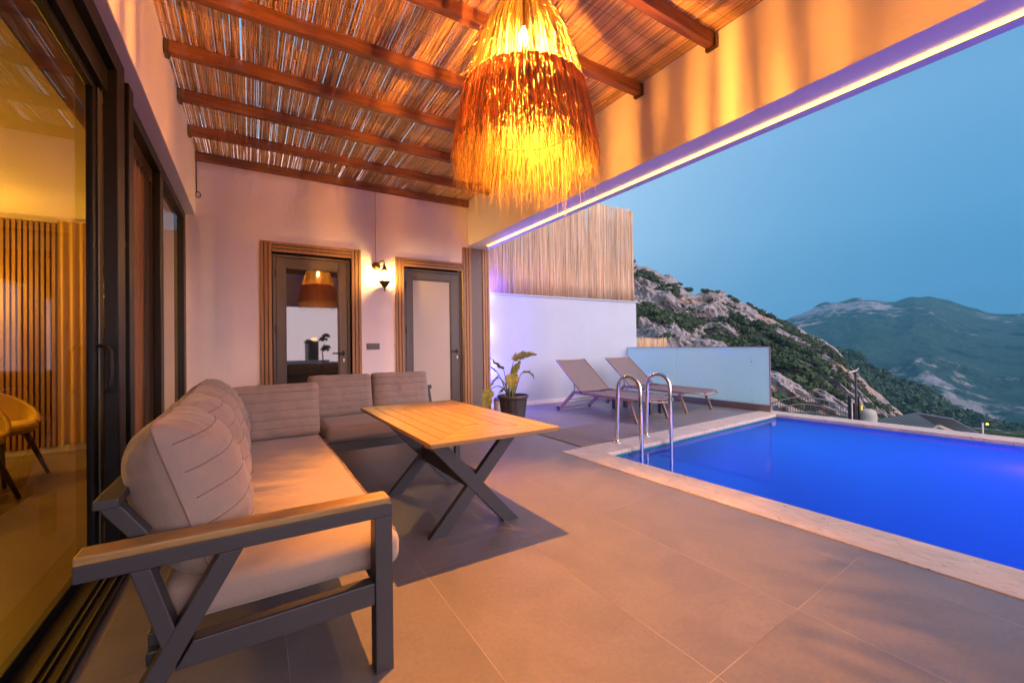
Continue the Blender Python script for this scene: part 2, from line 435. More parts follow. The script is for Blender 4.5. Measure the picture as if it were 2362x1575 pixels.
# ================================================================== SETTING
# deck (house side + far terrace), laid round the pool
PO = [(2.70, 3.456), (7.05, 3.74)]                     # outer edge of the coping, terrace side
d = MB()
d.prism([(-0.60, -4.0), (2.793, -4.0), (2.70, 3.456), (7.05, 3.74), (7.05, 6.52), (-0.60, 6.52)], -0.35, 0.0)
tag(d.build("terrace_floor", m_tile), kind="structure", label="large beige porcelain tiles of the covered terrace")
inn = [(3.025, 3.143), (6.75, 3.40), (7.06, -4.0), (3.175, -4.0)]
out = [(2.70, 3.456), (7.05, 3.74), (7.38, -4.0), (2.793, -4.0)]
c = MB()
def seg(a, b, t): return (a[0] + (b[0] - a[0]) * t, a[1] + (b[1] - a[1]) * t)
g = 0.0012
for i, j, nseg in ((0, 1, 5), (1, 2, 7), (3, 0, 7)):
    for k in range(nseg):
        t0, t1 = k / nseg, (k + 1) / nseg
        e = g / 4
        c.prism([seg(out[i], out[j], t0 + e), seg(out[i], out[j], t1 - e), seg(inn[i], inn[j], t1 - e), seg(inn[i], inn[j], t0 + e)], -0.034, 0.006)
tag(c.build("pool_coping", m_trav, bevel=0.004), kind="structure", label="travertine coping slabs round the pool")
c = MB()
o2 = [(2.74, 3.41), (7.0, 3.69), (7.33, -4.0), (2.84, -4.0)]
for i, j in ((0, 1), (1, 2), (3, 0)):
    c.prism([seg(o2[i], o2[j], 0), seg(o2[i], o2[j], 1), seg(inn[i], inn[j], 1), seg(inn[i], inn[j], 0)], -1.5, -0.036)
c.prism([(2.8, 3.4), (7.0, 3.6), (7.33, -4.0), (2.84, -4.0)], -1.7, -1.5)
tag(c.build("pool_basin", m_basin), kind="structure", label="blue mosaic pool basin")
c = MB()
c.prism([(3.03, 3.139), (6.74, 3.395), (6.74, 3.387), (3.03, 3.131)], -0.30, -0.037)
tag(c.build("waterline_tiles", m_band), kind="structure", label="teal tile band at the waterline")
c = MB()
nx, ny = 2, 2
c.add([(3.02, 3.14, -0.05), (6.75, 3.40, -0.05), (7.06, -4.0, -0.05), (3.175, -4.0, -0.05)], [(3, 2, 1, 0)])
tag(c.build("pool_water", m_water), kind="structure", label="blue lit pool water")
# underwater pool lamps
for i, (p, en, colr) in enumerate((((5.3, 2.6, -1.1), 4.4, (0.0, 0.50, 1.0)), ((4.8, 1.8, -1.25), 3.0, (0.0, 0.30, 1.0)), ((5.9, 1.3, -0.9), 1.8, (0.01, 0.22, 1.0)),
                                   ((5.2, -0.5, -1.25), 3.2, (0.03, 0.05, 1.0)), ((5.75, 0.60, -0.24), 12, (0.60, 0.03, 1.0)), ((4.9, -1.9, -0.45), 42, (0.80, 0.18, 1.0)))):
    t = empty("pool_lamp", (p[0], p[1], p[2]), ["underwater pool lamp nearest the far left pool corner", "underwater pool lamp by the ladder steps", "underwater pool lamp near the outer long edge", "underwater pool lamp in the near blue part of the pool", "violet underwater pool lamp at the right edge of the view", "violet underwater pool lamp nearest the camera side end"][i], "lamp", "underwater pool lamps")
    MB().lathe([(0.0, 0.0), (0.05, 0.0), (0.055, -0.02), (0.0, -0.03)], (p[0], p[1], p[2] - 0.1), 12).build("lamp_housing", m_steel, t, smooth=True)
    lamp("pool_light", 'POINT', p, en, colr, 0.12, t)

# ================================================================== HOUSE
H = empty("house", (0, YW, 0), "white stucco house wall with slat framed doors and sliding glass front", "house")
w = MB()
# end wall with two door openings
for x0, x1, z0, z1 in ((-0.685, 0.17, 0, 3.8), (0.17, 1.30, 2.40, 3.8), (1.30, 1.90, 0, 3.8), (1.90, 2.96, 2.36, 3.8), (2.96, 3.05, 0, 3.8)):
    w.box(x0, x1, YW, YW + 0.22, z0, z1)
w.box(3.0502, 3.425, YW + 0.012, YW + 0.2, 0, 2.729)
w.build("end_wall", m_wall, H)
w = MB()
w.box(-0.92, -0.545, -2.5, YW - 0.0005, 2.70, 3.8)
w.build("side_wall", m_wall, H, bevel=0.006)
w = MB(); w.box(3.052, 3.462, -2.5, YW + 0.2, 2.73, 3.80)
w.build("lintel_beam", m_wall, H, bevel=0.006)
# slatted door surrounds
def surround(xl0, xl1, xr0, xr1, zt0, zt1, right_top=None):
    s_ = MB(); gp = MB()
    def vs(a, b, z1):
        wd = (b - a - 0.02) / 3
        for k in range(3):
            x = a + k * (wd + 0.01)
            s_.box(x, x + wd, YW - 0.028, YW - 0.004, 0.0, z1)
        gp.box(a + 0.002, b - 0.002, YW - 0.012, YW - 0.0005, 0.0, z1 - 0.002)
    vs(xl0, xl1, zt1); vs(xr0, xr1, right_top or zt1)
    hd = (zt1 - zt0 - 0.02) / 3
    for k in range(3):
        z = zt0 + k * (hd + 0.01)
        s_.box(xl1 + 0.004, xr0 - 0.004, YW - 0.026, YW - 0.004, z, z + hd)
    gp.box(xl1 + 0.003, xr0 - 0.003, YW - 0.011, YW - 0.0008, zt0 + 0.002, zt1 - 0.002)
    o = s_.build("door_surround", m_trim, H, bevel=0.0015)
    gp.build("backing_strip", m_trimgap, o, world=False)
    o.children[0].location = (0, 0, 0)
    me = o.children[0].data
    for vv in me.vertices: vv.co.y -= YW
surround(0.113, 0.242, 1.224, 1.353, 2.352, 2.482)
surround(1.844, 1.970, 2.953, 3.091, 2.310, 2.438, 2.70)
# pillar cladding
s_ = MB()
for k in range(3):
    x = 3.304 + k * 0.0452
    s_.box(x, x + 0.036, YW - 0.028, YW - 0.004, 0, 2.70)
o = s_.build("pillar_slats", m_trim, H, bevel=0.0015)
MB().box(3.302, 3.438, YW - 0.0115, YW + 0.011, 0, 2.698).build("pillar_backing", m_trimgap, H)
MB().box(3.093, 3.3015, YW - 0.009, YW + 0.0115, 0, 2.702).build("pillar_panel", m_panel, H)

m_mirror = bpy.data.materials.new("dark_door_glass"); m_mirror.use_nodes = True
_b2 = m_mirror.node_tree.nodes["Principled BSDF"]
_b2.inputs["Base Color"].default_value = (0.02, 0.018, 0.018, 1); _b2.inputs["Roughness"].default_value = 0.02
_b2.inputs["IOR"].default_value = 1.75; _b2.inputs["Specular IOR Level"].default_value = 0.9

def door(x0, x1, z1, gx0, gx1, gz1, pane_mat, yf):
    fr = MB()
    # fixed casing
    cw = 0.035
    fr.box(x0, x0 + cw, yf, yf + 0.07, 0, z1); fr.box(x1 - cw, x1, yf, yf + 0.07, 0, z1); fr.box(x0 + cw, x1 - cw, yf, yf + 0.07, z1 - cw, z1)
    leaf = MB(); lf = yf + 0.006
    a, b_ = x0 + cw + 0.004, x1 - cw - 0.004; zt = z1 - cw - 0.004
    leaf.box(a, gx0, lf, lf + 0.055, 0.01, zt); leaf.box(gx1, b_, lf, lf + 0.055, 0.01, zt)
    leaf.box(gx0, gx1, lf, lf + 0.055, gz1, zt); leaf.box(gx0, gx1, lf, lf + 0.055, 0.01, 0.20)
    o = leaf.build("door", m_door, H, bevel=0.003)
    fo = fr.build("casing", m_door, H, bevel=0.003)
    def sub(mb, nm, mt, **k):
        q = mb.build(nm, mt, H, **k); q.parent = o; return q
    bead = MB()
    for u0, u1, w0, w1 in ((gx0, gx0 + 0.018, 0.20, gz1), (gx1 - 0.018, gx1, 0.20, gz1), (gx0 + 0.018, gx1 - 0.018, gz1 - 0.018, gz1), (gx0 + 0.018, gx1 - 0.018, 0.20, 0.218)):
        bead.box(u0 + 0.0006, u1 - 0.0006, lf + 0.008, lf + 0.03, w0 + 0.0006, w1 - 0.0006)
    sub(bead, "glazing_bead", m_door, bevel=0.003)
    p = MB(); p.box(gx0 + 0.019, gx1 - 0.019, lf + 0.018, lf + 0.028, 0.219, gz1 - 0.019)
    sub(p, "pane", pane_mat)
    hx = b_ - 0.055
    h = MB(); h.lathe([(0.0, -0.012), (0.020, -0.012), (0.022, 0.0)], (hx, lf, 1.02), 16, axis='y')
    h.box(hx - 0.013, hx + 0.013, lf - 0.012, lf, 0.985, 1.055)
    h.tube([(hx, lf - 0.01, 1.02), (hx, lf - 0.05, 1.02), (hx - 0.02, lf - 0.056, 1.02), (hx - 0.13, lf - 0.056, 1.018)], 0.0095, 10)
    sub(h, "handle", m_black, smooth=False, bevel=0.002)
    k = MB(); k.lathe([(0.0, -0.012), (0.010, -0.012), (0.010, 0.0)], (hx + 0.004, lf, 0.93), 12, axis='y'); k.box(hx - 0.001, hx + 0.009, lf - 0.01, lf, 0.895, 0.93)
    sub(k, "lock_cylinder", m_keycyl)
    for hz in (0.35, 1.35, z1 - 0.25):
        hg = MB(); hg.tube([(x0 + cw, yf - 0.008, hz - 0.05), (x0 + cw, yf - 0.008, hz + 0.05)], 0.008, 8)
        sub(hg, "hinge", m_black)
    return o
door(0.255, 1.212, 2.335, 0.395, 1.065, 2.17, m_mirror, YW + 0.045)
door(1.985, 2.945, 2.290, 2.120, 2.760, 2.14, m_frost2, YW + 0.045)
# reveal linings behind the openings (dark room side)
w = MB(); w.box(0.17, 1.30, YW + 0.20, YW + 0.21, 0, 2.4); w.box(1.90, 2.95, YW + 0.20, YW + 0.21, 0, 2.36)
w.build("room_behind", m_trimgap, H)

# sliding glass front
SG = empty("sliding_glass_front", (-0.68, 2.0, 0), "dark framed sliding glass doors filling the side wall", "sliding door")
f = MB()
XG = -0.685
f.box(-0.72, -0.60, -2.5, 3.05, 2.60, 2.699); f.box(-0.715, -0.64, -2.5, 3.05, 2.47, 2.598)         # head
f.box(-0.70, -0.64, 3.62, 6.28, 2.615, 2.697)
f.box(-0.72, -0.515, -2.5, 6.29, -0.001, 0.022); f.box(-0.715, -0.60, -2.5, 6.29, 0.0225, 0.035)     # track
f.box(-0.585, -0.575, -2.5, 6.29, 0.0225, 0.033); f.box(-0.545, -0.535, -2.5, 6.29, 0.0225, 0.033)
for y0, y1, xa, xb in ((3.05, 3.20, -0.66, -0.60), (3.20, 3.36, -0.69, -0.63), (3.36, 3.48, -0.675, -0.61), (3.48, 3.62, -0.70, -0.64)):
    f.box(xa, xb, y0 + 0.001, y1 - 0.001, 0.0355, 2.698)
f.box(-0.70, -0.645, 4.66, 4.80, 0.0355, 2.614); f.box(-0.70, -0.64, 6.10, 6.285, 0.0355, 2.614)
f.build("door_frame", m_dark, SG, bevel=0.004)
f = MB(); f.box(-0.70, -0.67, 2.93, 3.045, 0.0355, 2.468); f.box(-0.70, -0.67, -2.5, 2.93, 2.43, 2.4695); f.box(-0.70, -0.67, -2.5, 2.93, 0.0355, 0.075)
f.build("sliding_leaf_frame", m_dark, SG, bevel=0.004)
f = MB(); f.box(-0.668, -0.660, 2.985, 3.043, 0.05, 2.46); f.build("leaf_edge_profile", M("satin_profile", (0.16, 0.15, 0.11), 0.3, metal=0.6), SG, bevel=0.002)
m_glass = glass("window_glass", (0.93, 0.90, 0.80), 0.07)
m_glass2 = glass("window_glass_side", (0.88, 0.86, 0.82), 0.0)
m_glass2.node_tree.nodes["Math"].operation = 'MULTIPLY'; m_glass2.node_tree.nodes["Math"].inputs[1].default_value = 0.16
f = MB(); f.add([(XG, -2.5, 0.07), (XG, 2.935, 0.07), (XG, 2.935, 2.435), (XG, -2.5, 2.435)], [(0, 1, 2, 3)]); f.build("pane", m_glass, SG)
f = MB(); f.add([(XG, 3.61, 0.035), (XG, 4.665, 0.035), (XG, 4.665, 2.62), (XG, 3.61, 2.62)], [(0, 1, 2, 3)]); f.build("pane", m_glass2, SG)
f = MB(); f.add([(XG, 4.79, 0.035), (XG, 6.105, 0.035), (XG, 6.105, 2.62), (XG, 4.79, 2.62)], [(0, 1, 2, 3)]); f.build("pane", glass("corner_glass", (0.7, 0.68, 0.66), 0.32), SG)
f = MB(); f.tube([(-0.662, 2.96, 1.12), (-0.625, 2.955, 1.115), (-0.61, 2.94, 1.09), (-0.605, 2.93, 1.0), (-0.61, 2.935, 0.91), (-0.625, 2.945, 0.885)], 0.010, 8)
f.build("handle", m_black, SG, smooth=True)

# room behind the glass
rm = MB()
rm.prism([(-6.0, -3.0), (-0.725, -3.0), (-0.725, 6.75), (-6.0, 6.75)], -0.3, -0.002)
tag(rm.build("room_floor", M("room_floor_tiles", (0.16, 0.12, 0.10), 0.3, var=0.2, vscale=2)), kind="structure", label="dark floor of the dining room")
rm = MB(); rm.box(-6.0, -0.93, -3.0, 6.75, 2.57, 2.75)
rm.build("room_ceiling", m_wall, None); tag(bpy.data.objects["room_ceiling"], kind="structure", label="ceiling of the dining room")
rm = MB(); rm.box(-6.0, -0.745, 6.60, 6.75, 0, 2.568); rm.box(-6.15, -6.0, -3.0, 6.75, 0, 2.57); rm.box(-6.0, -0.92, -3.1, -3.0, 0, 2.57)
rm.build("room_wall", m_wall, None); tag(bpy.data.objects["room_wall"], kind="structure", label="plastered walls of the dining room")
sk = MB(); sk.box(-6.0, -0.75, 6.585, 6.5995, 0, 0.07); tag(sk.build("skirting_board", m_wall), kind="structure", label="skirting board of the dining room")
sp_ = empty("slat_wall_panel", (-2.9, 6.58, 0), "tall brown vertical slat panel on the dining room wall", "wall panel")
s_ = MB()
for k in range(72):
    x = -1.80 - k * 0.0425
    s_.box(x - 0.027, x, 6.535, 6.573, 0.07, 2.50)
s_.build("slats", M("dark_slat_wood", (0.27, 0.13, 0.045), 0.45, var=0.3, vscale=5, stretch=(5, 5, 0.5), rnd=0.15), sp_, bevel=0.002)
MB().box(-4.89, -1.795, 6.574, 6.584, 0.07, 2.50).build("felt_backing", m_trimgap, sp_)
def curtain(name, x, y0, y1, z0, z1, mat, label, amp=0.035, waves=9, axis='y'):
    n1 = waves * 10; v = []; fcs = []; zs = np.linspace(z0, z1, 9)
    for i in range(n1 + 1):
        t = i / n1
        yy = y0 + (y1 - y0) * t
        for z in zs:
            sway = 1 + 0.25 * math.sin(z * 1.3 + i * 0.05)
            xx = x + amp * sway * math.sin(t * waves * 2 * math.pi + 0.5 * math.sin(t * 9) + z * 0.12)
            v.append((xx, yy, z) if axis == 'y' else (yy, xx, z))
    for i in range(n1):
        for j in range(8): fcs.append((i * 9 + j, (i + 1) * 9 + j, (i + 1) * 9 + j + 1, i * 9 + j + 1))
    o = MB().add(v, fcs).build(name, mat, smooth=True)
    return tag(o, label, "curtain")
curtain("curtain", -0.80, 3.50, 5.75, 0.02, 2.66, M("brown_curtain_fabric", (0.24, 0.14, 0.095), 0.9, trans=0.04), "brown curtain hanging in folds behind the narrow fixed pane", amp=0.028, waves=17)
curtain("curtain", 6.52, -1.78, -1.42, 0.08, 2.52, M("yellow_sheer_fabric", (0.62, 0.42, 0.12), 0.9, trans=0.4), "narrow yellow curtain beside the slat panel", amp=0.02, waves=5, axis='x')
lamp("room_lamp_light", 'POINT', (-2.6, 5.9, 1.7), 45, (1.0, 0.50, 0.03), 0.12)
lamp("room_ceiling_light", 'POINT', (-2.6, 3.4, 2.40), 45, (1.0, 0.50, 0.03), 0.15)

# dining chairs inside
m_shell = M("mustard_chair_shell", (0.50, 0.32, 0.08), 0.7, trans=0.0)
m_darkwood = M("dark_wood_legs", (0.05, 0.02, 0.012), 0.5)
def dining_chair():
    t = empty("dining_chair", (0, 0, 0), "mustard shell dining chair nearest the sliding glass", "chair", "dining chairs in the room")
    n1, n2 = 18, 12; v = []; fc = []
    for i in range(n1 + 1):
        a = -math.pi * 0.80 + 2 * math.pi * 0.80 * i / n1       # wraps round the back
        for j in range(n2 + 1):
            s2 = j / n2
            hgt = 0.45 + (0.36 * math.cos(a * 0.55) ** 1.2) * s2
            rad = 0.235 + 0.05 * s2 + 0.015 * math.sin(s2 * 3)
            v.append((rad * math.cos(a) * 0.95, rad * math.sin(a) * 1.05, hgt))
    for i in range(n1):
        for j in range(n2): fc.append((i * (n2 + 1) + j, (i + 1) * (n2 + 1) + j, (i + 1) * (n2 + 1) + j + 1, i * (n2 + 1) + j + 1))
    o = MB().add(v, fc).build("backrest", m_shell, t, smooth=True, world=False)
    sm_ = o.modifiers.new("solid", 'SOLIDIFY'); sm_.thickness = 0.03
    MB().lathe([(0, 0.40), (0.20, 0.40), (0.245, 0.43), (0.245, 0.47), (0.21, 0.492), (0, 0.498)], (-0.02, 0, 0), 24).build("seat", m_shell, t, smooth=True, world=False)
    for sx in (-1, 1):
        for sy in (-1, 1):
            MB().tube([(sx * 0.13, sy * 0.13, 0.41), (sx * 0.23, sy * 0.23, 0.0)], [0.024, 0.013], 8).build("leg", m_darkwood, t, smooth=True, world=False)
    return t
ch = dining_chair(); ch.location = (-1.80, 4.60, 0); ch.rotation_euler = (0, 0, R(150))
c2 = copy_tree(ch); c2.location = (-1.85, 5.35, 0); c2.rotation_euler = (0, 0, R(165)); c2["label"] = "mustard shell dining chair farther back near the slat panel"
c3 = copy_tree(ch); c3.location = (-2.65, 5.6, 0); c3.rotation_euler = (0, 0, R(150)); c3["label"] = "mustard shell dining chair at the left edge, behind the nearest one"

# ================================================================== PERGOLA
PG = empty("pergola_roof", (1.25, 2.0, 3.35), "reddish timber rafters carrying a reed mat over the terrace", "pergola")
for k in range(-5, 7):
    y = 1.945 + 0.7205 * k
    if k == 6: y = YW - 0.04
    b_ = MB(); n = 24; v = []; fcs = []
    xs = np.linspace(-0.54, 3.045, n)
    dz = fbm(xs * 1.3, xs * 0 + k * 3.1, o=3) * 0.005; dy = fbm(xs * 1.1, xs * 0 + k * 7.7, o=2) * 0.005
    for i, x in enumerate(xs):
        for q, (a, e) in enumerate(((-1, 0), (1, 0), (1, 1), (-1, 1))):
            v.append((x, y + a * 0.033 + dy[i], 3.352 + e * 0.098 + dz[i]))
    for i in range(n - 1):
        for q in range(4): fcs.append((i * 4 + q, i * 4 + (q + 1) % 4, (i + 1) * 4 + (q + 1) % 4, (i + 1) * 4 + q))
    fcs += [(0, 3, 2, 1), ((n - 1) * 4, (n - 1) * 4 + 1, (n - 1) * 4 + 2, (n - 1) * 4 + 3)]
    o = b_.add(v, fcs).build("rafter", m_rafter, PG, bevel=0.004)
    if k < 6:
        br = MB()
        for xe in (-0.541, 3.0455):
            x0_, x1_ = (xe, xe + 0.03) if xe < 0 else (xe - 0.03, xe)
            br.box(x0_, x1_, y - 0.045, y + 0.045, 3.338, 3.3455); br.box(x0_, x1_, y - 0.045, y - 0.040, 3.3455, 3.44); br.box(x0_, x1_, y + 0.040, y + 0.045, 3.3455, 3.44)
        q = br.build("rafter_bracket", m_bronze, PG)
rd = MB()
x = -0.54
def reed(mb, x, z, r0, y0, y1, seg=11):
    ys = np.linspace(y0, y1, seg)
    ph = random.random() * 50
    wx = fbm(ys * 0.7 + ph, ys * 0 + ph, o=2) * 0.0045; wz = fbm(ys * 0.9 + ph, ys * 0 + 9 + ph, o=2) * 0.004
    pts = [(x + wx[i], ys[i], z + wz[i]) for i in range(seg)]
    rr = [r0 * (1.0 - 0.12 * i / seg + 0.08 * random.uniform(-1, 1)) for i in range(seg)]
    mb.tube(pts, rr, 5, caps=True)
while x < 3.05:
    r0 = random.uniform(0.0038, 0.0072)
    # most reeds are two or three lengths laid end to end
    cuts = [-2.4, random.uniform(-0.6, 1.2), random.uniform(2.4, 4.4), 6.29]
    for q in range(3):
        if random.random() < 0.985:
            reed(rd, x + random.uniform(-0.002, 0.002), 3.459 + random.uniform(-0.001, 0.004), r0 * random.uniform(0.85, 1.15), cuts[q] - random.uniform(0, 0.15), min(cuts[q + 1], 6.29), 7)
    gap = 0.0 if random.random() < 0.90 else random.uniform(0.0015, 0.0045)
    x += r0 * 2 * 0.80 + gap
x = -0.53
while x < 3.04:                                            # sparse second layer
    r0 = random.uniform(0.004, 0.007)
    y0 = -2.4 + random.uniform(0, 0.6)
    while y0 < 6.1:
        L_ = random.uniform(0.5, 2.6)
        if random.random() < 0.70 + 0.07 * x:
            reed(rd, x, 3.473, r0, y0, min(y0 + L_, 6.28), 5)
        y0 += L_
    x += r0 * 2.0
rd.build("reed_mat", m_reed, PG, smooth=True)
th = MB()
for y in np.arange(-2.2, 6.25, 0.21):
    xs = np.linspace(-0.54, 3.04, 40)
    th.tube([(x, y + 0.012 * math.sin(x * 7 + y) + random.uniform(-0.003, 0.003), 3.4515 + random.uniform(-0.001, 0.001)) for x in xs], 0.0010, 3)
th.build("binding_wire", m_thread, PG)

# far screens behind the camera: what the door glass mirrors
BM = empty("front_beam", (1.3, -2.6, 0), "white beam and pillar closing the terrace behind the camera", "beam")
bb = MB(); bb.box(-0.6, 3.46, -2.75, -2.51, 2.45, 3.5); bb.build("beam", m_wall, BM)
bb = MB(); bb.box(3.06, 3.46, -2.75, -2.51, 0.0, 2.448); bb.build("pillar", m_wall, BM)

# ---------------- LED strip along the beam
LD = empty("led_strip", (3.32, 3.0, 2.73), "warm white LED strip under the outer beam", "light strip")
MB().box(3.331, 3.341, -2.45, 6.10, 2.7155, 2.7295).build("channel", M("strip_channel", (0.5, 0.36, 0.2), 0.5), LD)
MB().box(3.306, 3.330, -2.45, 6.10, 2.716, 2.7285).build("diffuser", emit("led_glow", (1.0, 0.58, 0.07), 4.5), LD)

# ---------------- pendant lamp
def pendant():
    lx, ly = LAMP
    t = empty("pendant_lamp", (lx, ly, 3.35), "lit straw pendant lamp with brown fringe band hanging over the table", "pendant lamp")
    MB().tube([(lx, ly, 3.36), (lx, ly, 3.05)], 0.004, 6).build("cord", m_black, t)
    MB().lathe([(0.0, 0.0), (0.02, 0.0), (0.024, 0.05), (0.018, 0.09), (0.0, 0.09)], (lx, ly, 2.915), 12).build("socket", m_black, t, smooth=True)
    MB().lathe([(0.0, -0.045), (0.02, -0.040), (0.032, -0.015), (0.03, 0.01), (0.015, 0.04), (0.012, 0.055)], (lx, ly, 2.86), 14).build("bulb", emit("warm_bulb", (1.0, 0.62, 0.22), 60.0), t, smooth=True)
    rg = MB()
    for r_, z_ in ((0.065, 3.085), (0.185, 2.96), (0.330, 2.54), (0.345, 2.46), (0.310, 2.35)):
        rg.tube([(lx + r_ * math.cos(a), ly + r_ * math.sin(a), z_) for a in np.linspace(0, 2 * math.pi, 41)], 0.003 if z_ != 2.46 else 0.002, 5, caps=False)
    for k in range(6):
        a = k * math.pi / 3
        rg.tube([(lx + r_ * math.cos(a), ly + r_ * math.sin(a), z_) for r_, z_ in ((0.065, 3.085), (0.185, 2.96), (0.330, 2.54), (0.345, 2.46), (0.310, 2.35))], 0.002, 4)
    rg.build("wire_frame", m_bronze, t)
    def strands(n, prof, zend, spread, mat, nm, wid, outj=0.01, flick=0.02, tuft=0.0):
        mb = MB()
        zs0 = np.array([p[1] for p in prof]); rs0 = np.array([p[0] for p in prof])
        for i in range(n):
            a = 2 * math.pi * i / n + random.uniform(-1, 1) * 0.012
            a += tuft * 0.030 * math.sin(37 * a + 2 * math.sin(5 * a)) + tuft * 0.05 * math.sin(11 * a + 1)
            ze = random.gauss(zend, spread)
            z0 = zs0[0] + random.uniform(-0.004, 0.004)
            ro = random.uniform(-outj, outj)
            m = 6; zz = np.linspace(z0, ze, m)
            rr_ = np.interp(-zz, -zs0, rs0) + ro
            drift = random.gauss(0, flick)
            pts = []
            for k in range(m):
                tt = k / (m - 1)
                aa = a + drift * tt * tt + random.uniform(-1, 1) * 0.004
                rk = rr_[k] + random.uniform(-1, 1) * 0.004 * tt + (random.gauss(0, 0.012) if k == m - 1 else 0)
                pts.append((lx + rk * math.cos(aa), ly + rk * math.sin(aa), zz[k]))
            w_ = wid * random.uniform(0.6, 1.4)
            mb.tube(pts, [w_, w_, w_, w_ * 0.9, w_ * 0.7, w_ * 0.3], 3, caps=False)
        return mb.build(nm, mat, t)
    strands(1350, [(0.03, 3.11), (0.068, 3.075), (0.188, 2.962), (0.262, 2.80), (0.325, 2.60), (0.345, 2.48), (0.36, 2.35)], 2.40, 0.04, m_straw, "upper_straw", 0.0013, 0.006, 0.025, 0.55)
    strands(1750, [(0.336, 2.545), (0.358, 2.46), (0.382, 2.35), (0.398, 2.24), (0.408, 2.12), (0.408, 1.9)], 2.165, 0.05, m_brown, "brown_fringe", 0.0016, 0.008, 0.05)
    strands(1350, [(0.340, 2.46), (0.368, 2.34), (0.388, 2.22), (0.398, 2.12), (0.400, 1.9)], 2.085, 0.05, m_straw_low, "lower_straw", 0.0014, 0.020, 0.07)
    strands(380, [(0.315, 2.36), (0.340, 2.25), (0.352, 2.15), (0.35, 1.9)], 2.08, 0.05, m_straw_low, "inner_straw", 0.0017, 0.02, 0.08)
    # stray long threads and whiskers
    mb = MB()
    for i in range(26):
        a = random.uniform(0, 2 * math.pi); r_ = random.uniform(0.30, 0.40); zl = random.uniform(1.86, 2.02)
        mb.tube([(lx + r_ * math.cos(a), ly + r_ * math.sin(a), 2.28), (lx + (r_ + 0.01) * math.cos(a + 0.02), ly + (r_ + 0.01) * math.sin(a + 0.02), (2.28 + zl) / 2), (lx + r_ * math.cos(a + 0.03), ly + r_ * math.sin(a), zl)], 0.0008, 3)
    for i in range(240):
        a = random.uniform(0, 2 * math.pi); k = random.random()
        z_ = 2.97 - 0.38 * k; r_ = 0.185 + 0.145 * k; L = random.uniform(0.02, 0.07)
        mb.tube([(lx + r_ * math.cos(a), ly + r_ * math.sin(a), z_), (lx + (r_ + L * 0.8) * math.cos(a + 0.05), ly + (r_ + L * 0.8) * math.sin(a + 0.05), z_ - L * 0.7)], 0.0009, 3)
    mb.build("stray_fibres", m_straw, t)
    lamp("pendant_light", 'POINT', (lx, ly, 2.79), 330, (1.0, 0.345, 0.04), 0.016, t)
pendant()

# ---------------- wall lantern
def lantern():
    cx, cy = 1.655, YW - 0.13
    t = empty("wall_lantern", (1.56, YW, 2.0), "small lit bronze wall lantern between the two doors", "wall lamp")
    b_ = MB()
    b_.lathe([(0.0, -0.045), (0.03, -0.04), (0.055, -0.022), (0.06, 0.0)], (1.572, YW, 2.275), 20, axis='y'); b_.build("wall_plate", m_bronze, t, smooth=True)
    b_ = MB(); b_.tube([(1.572, YW - 0.03, 2.28), (1.60, YW - 0.09, 2.32), (1.64, YW - 0.13, 2.34), (cx, cy, 2.31), (cx, cy, 2.27)], 0.009, 8)
    b_.tube([(1.572, YW - 0.03, 2.27), (1.59, YW - 0.08, 2.235), (1.62, YW - 0.11, 2.26), (cx, cy, 2.29)], 0.006, 8); b_.build("arm", m_bronze, t, smooth=True)
    b_ = MB(); b_.lathe([(0.0, 0.115), (0.008, 0.11), (0.010, 0.07), (0.018, 0.06), (0.03, 0.03), (0.055, 0.0), (0.062, -0.008), (0.06, -0.014), (0, -0.012)], (cx, cy, 2.205), 16); b_.build("roof", m_bronze, t, smooth=True)
    b_ = MB(); b_.lathe([(0.0, 0.0), (0.07, 0.0), (0.085, -0.012), (0.086, -0.02), (0.06, -0.045), (0.04, -0.075), (0.025, -0.09), (0.026, -0.097), (0.01, -0.105), (0.008, -0.15), (0.0, -0.16)], (cx, cy, 2.052), 20); b_.build("bowl", m_bronze, t, smooth=True)
    b_ = MB()
    for k in range(4):
        a = k * math.pi / 2 + 0.5
        b_.bar((cx + 0.053 * math.cos(a), cy + 0.053 * math.sin(a), 2.19), (cx + 0.062 * math.cos(a), cy + 0.062 * math.sin(a), 2.052), 0.005, 0.005, up=(1, 0, 0))
    b_.build("cage", m_bronze, t)
    b_ = MB(); b_.lathe([(0.0, -0.05), (0.02, -0.045), (0.026, -0.01), (0.02, 0.03), (0.012, 0.05)], (cx, cy, 2.12), 12); b_.build("bulb", emit("lantern_bulb", (1.0, 0.55, 0.14), 420.0), t, smooth=True)
    b_ = MB(); b_.tube([(1.566, YW - 0.006, 3.35), (1.566, YW - 0.006, 2.33)], 0.006, 8); b_.build("cable_conduit", m_conduit, t)
lantern()
# light switch
SW = empty("light_switch", (1.515, YW, 1.108), "dark grey double light switch between the doors", "light switch")
MB().box(1.422, 1.608, YW - 0.009, YW - 0.0005, 1.064, 1.154).build("cover_plate", m_grey, SW, bevel=0.003)
for x0 in (1.448, 1.522): MB().box(x0, x0 + 0.060, YW - 0.014, YW - 0.0095, 1.080, 1.138).build("rocker", m_grey, SW, bevel=0.002)
# cable with loop in the corner
cb = MB(); pts = [(-0.538, YW - 0.012, 3.45), (-0.536, YW - 0.012, 3.2), (-0.534, YW - 0.012, 2.98)] + [(-0.52 + 0.024 * math.cos(a), YW - 0.015, 2.95 + 0.035 * math.sin(a)) for a in np.linspace(2.2, -4.2, 14)]
tag(cb.tube(pts, 0.005, 6).build("cable", m_black, smooth=True), "thin black cable ending in a loop in the wall corner", "cable")

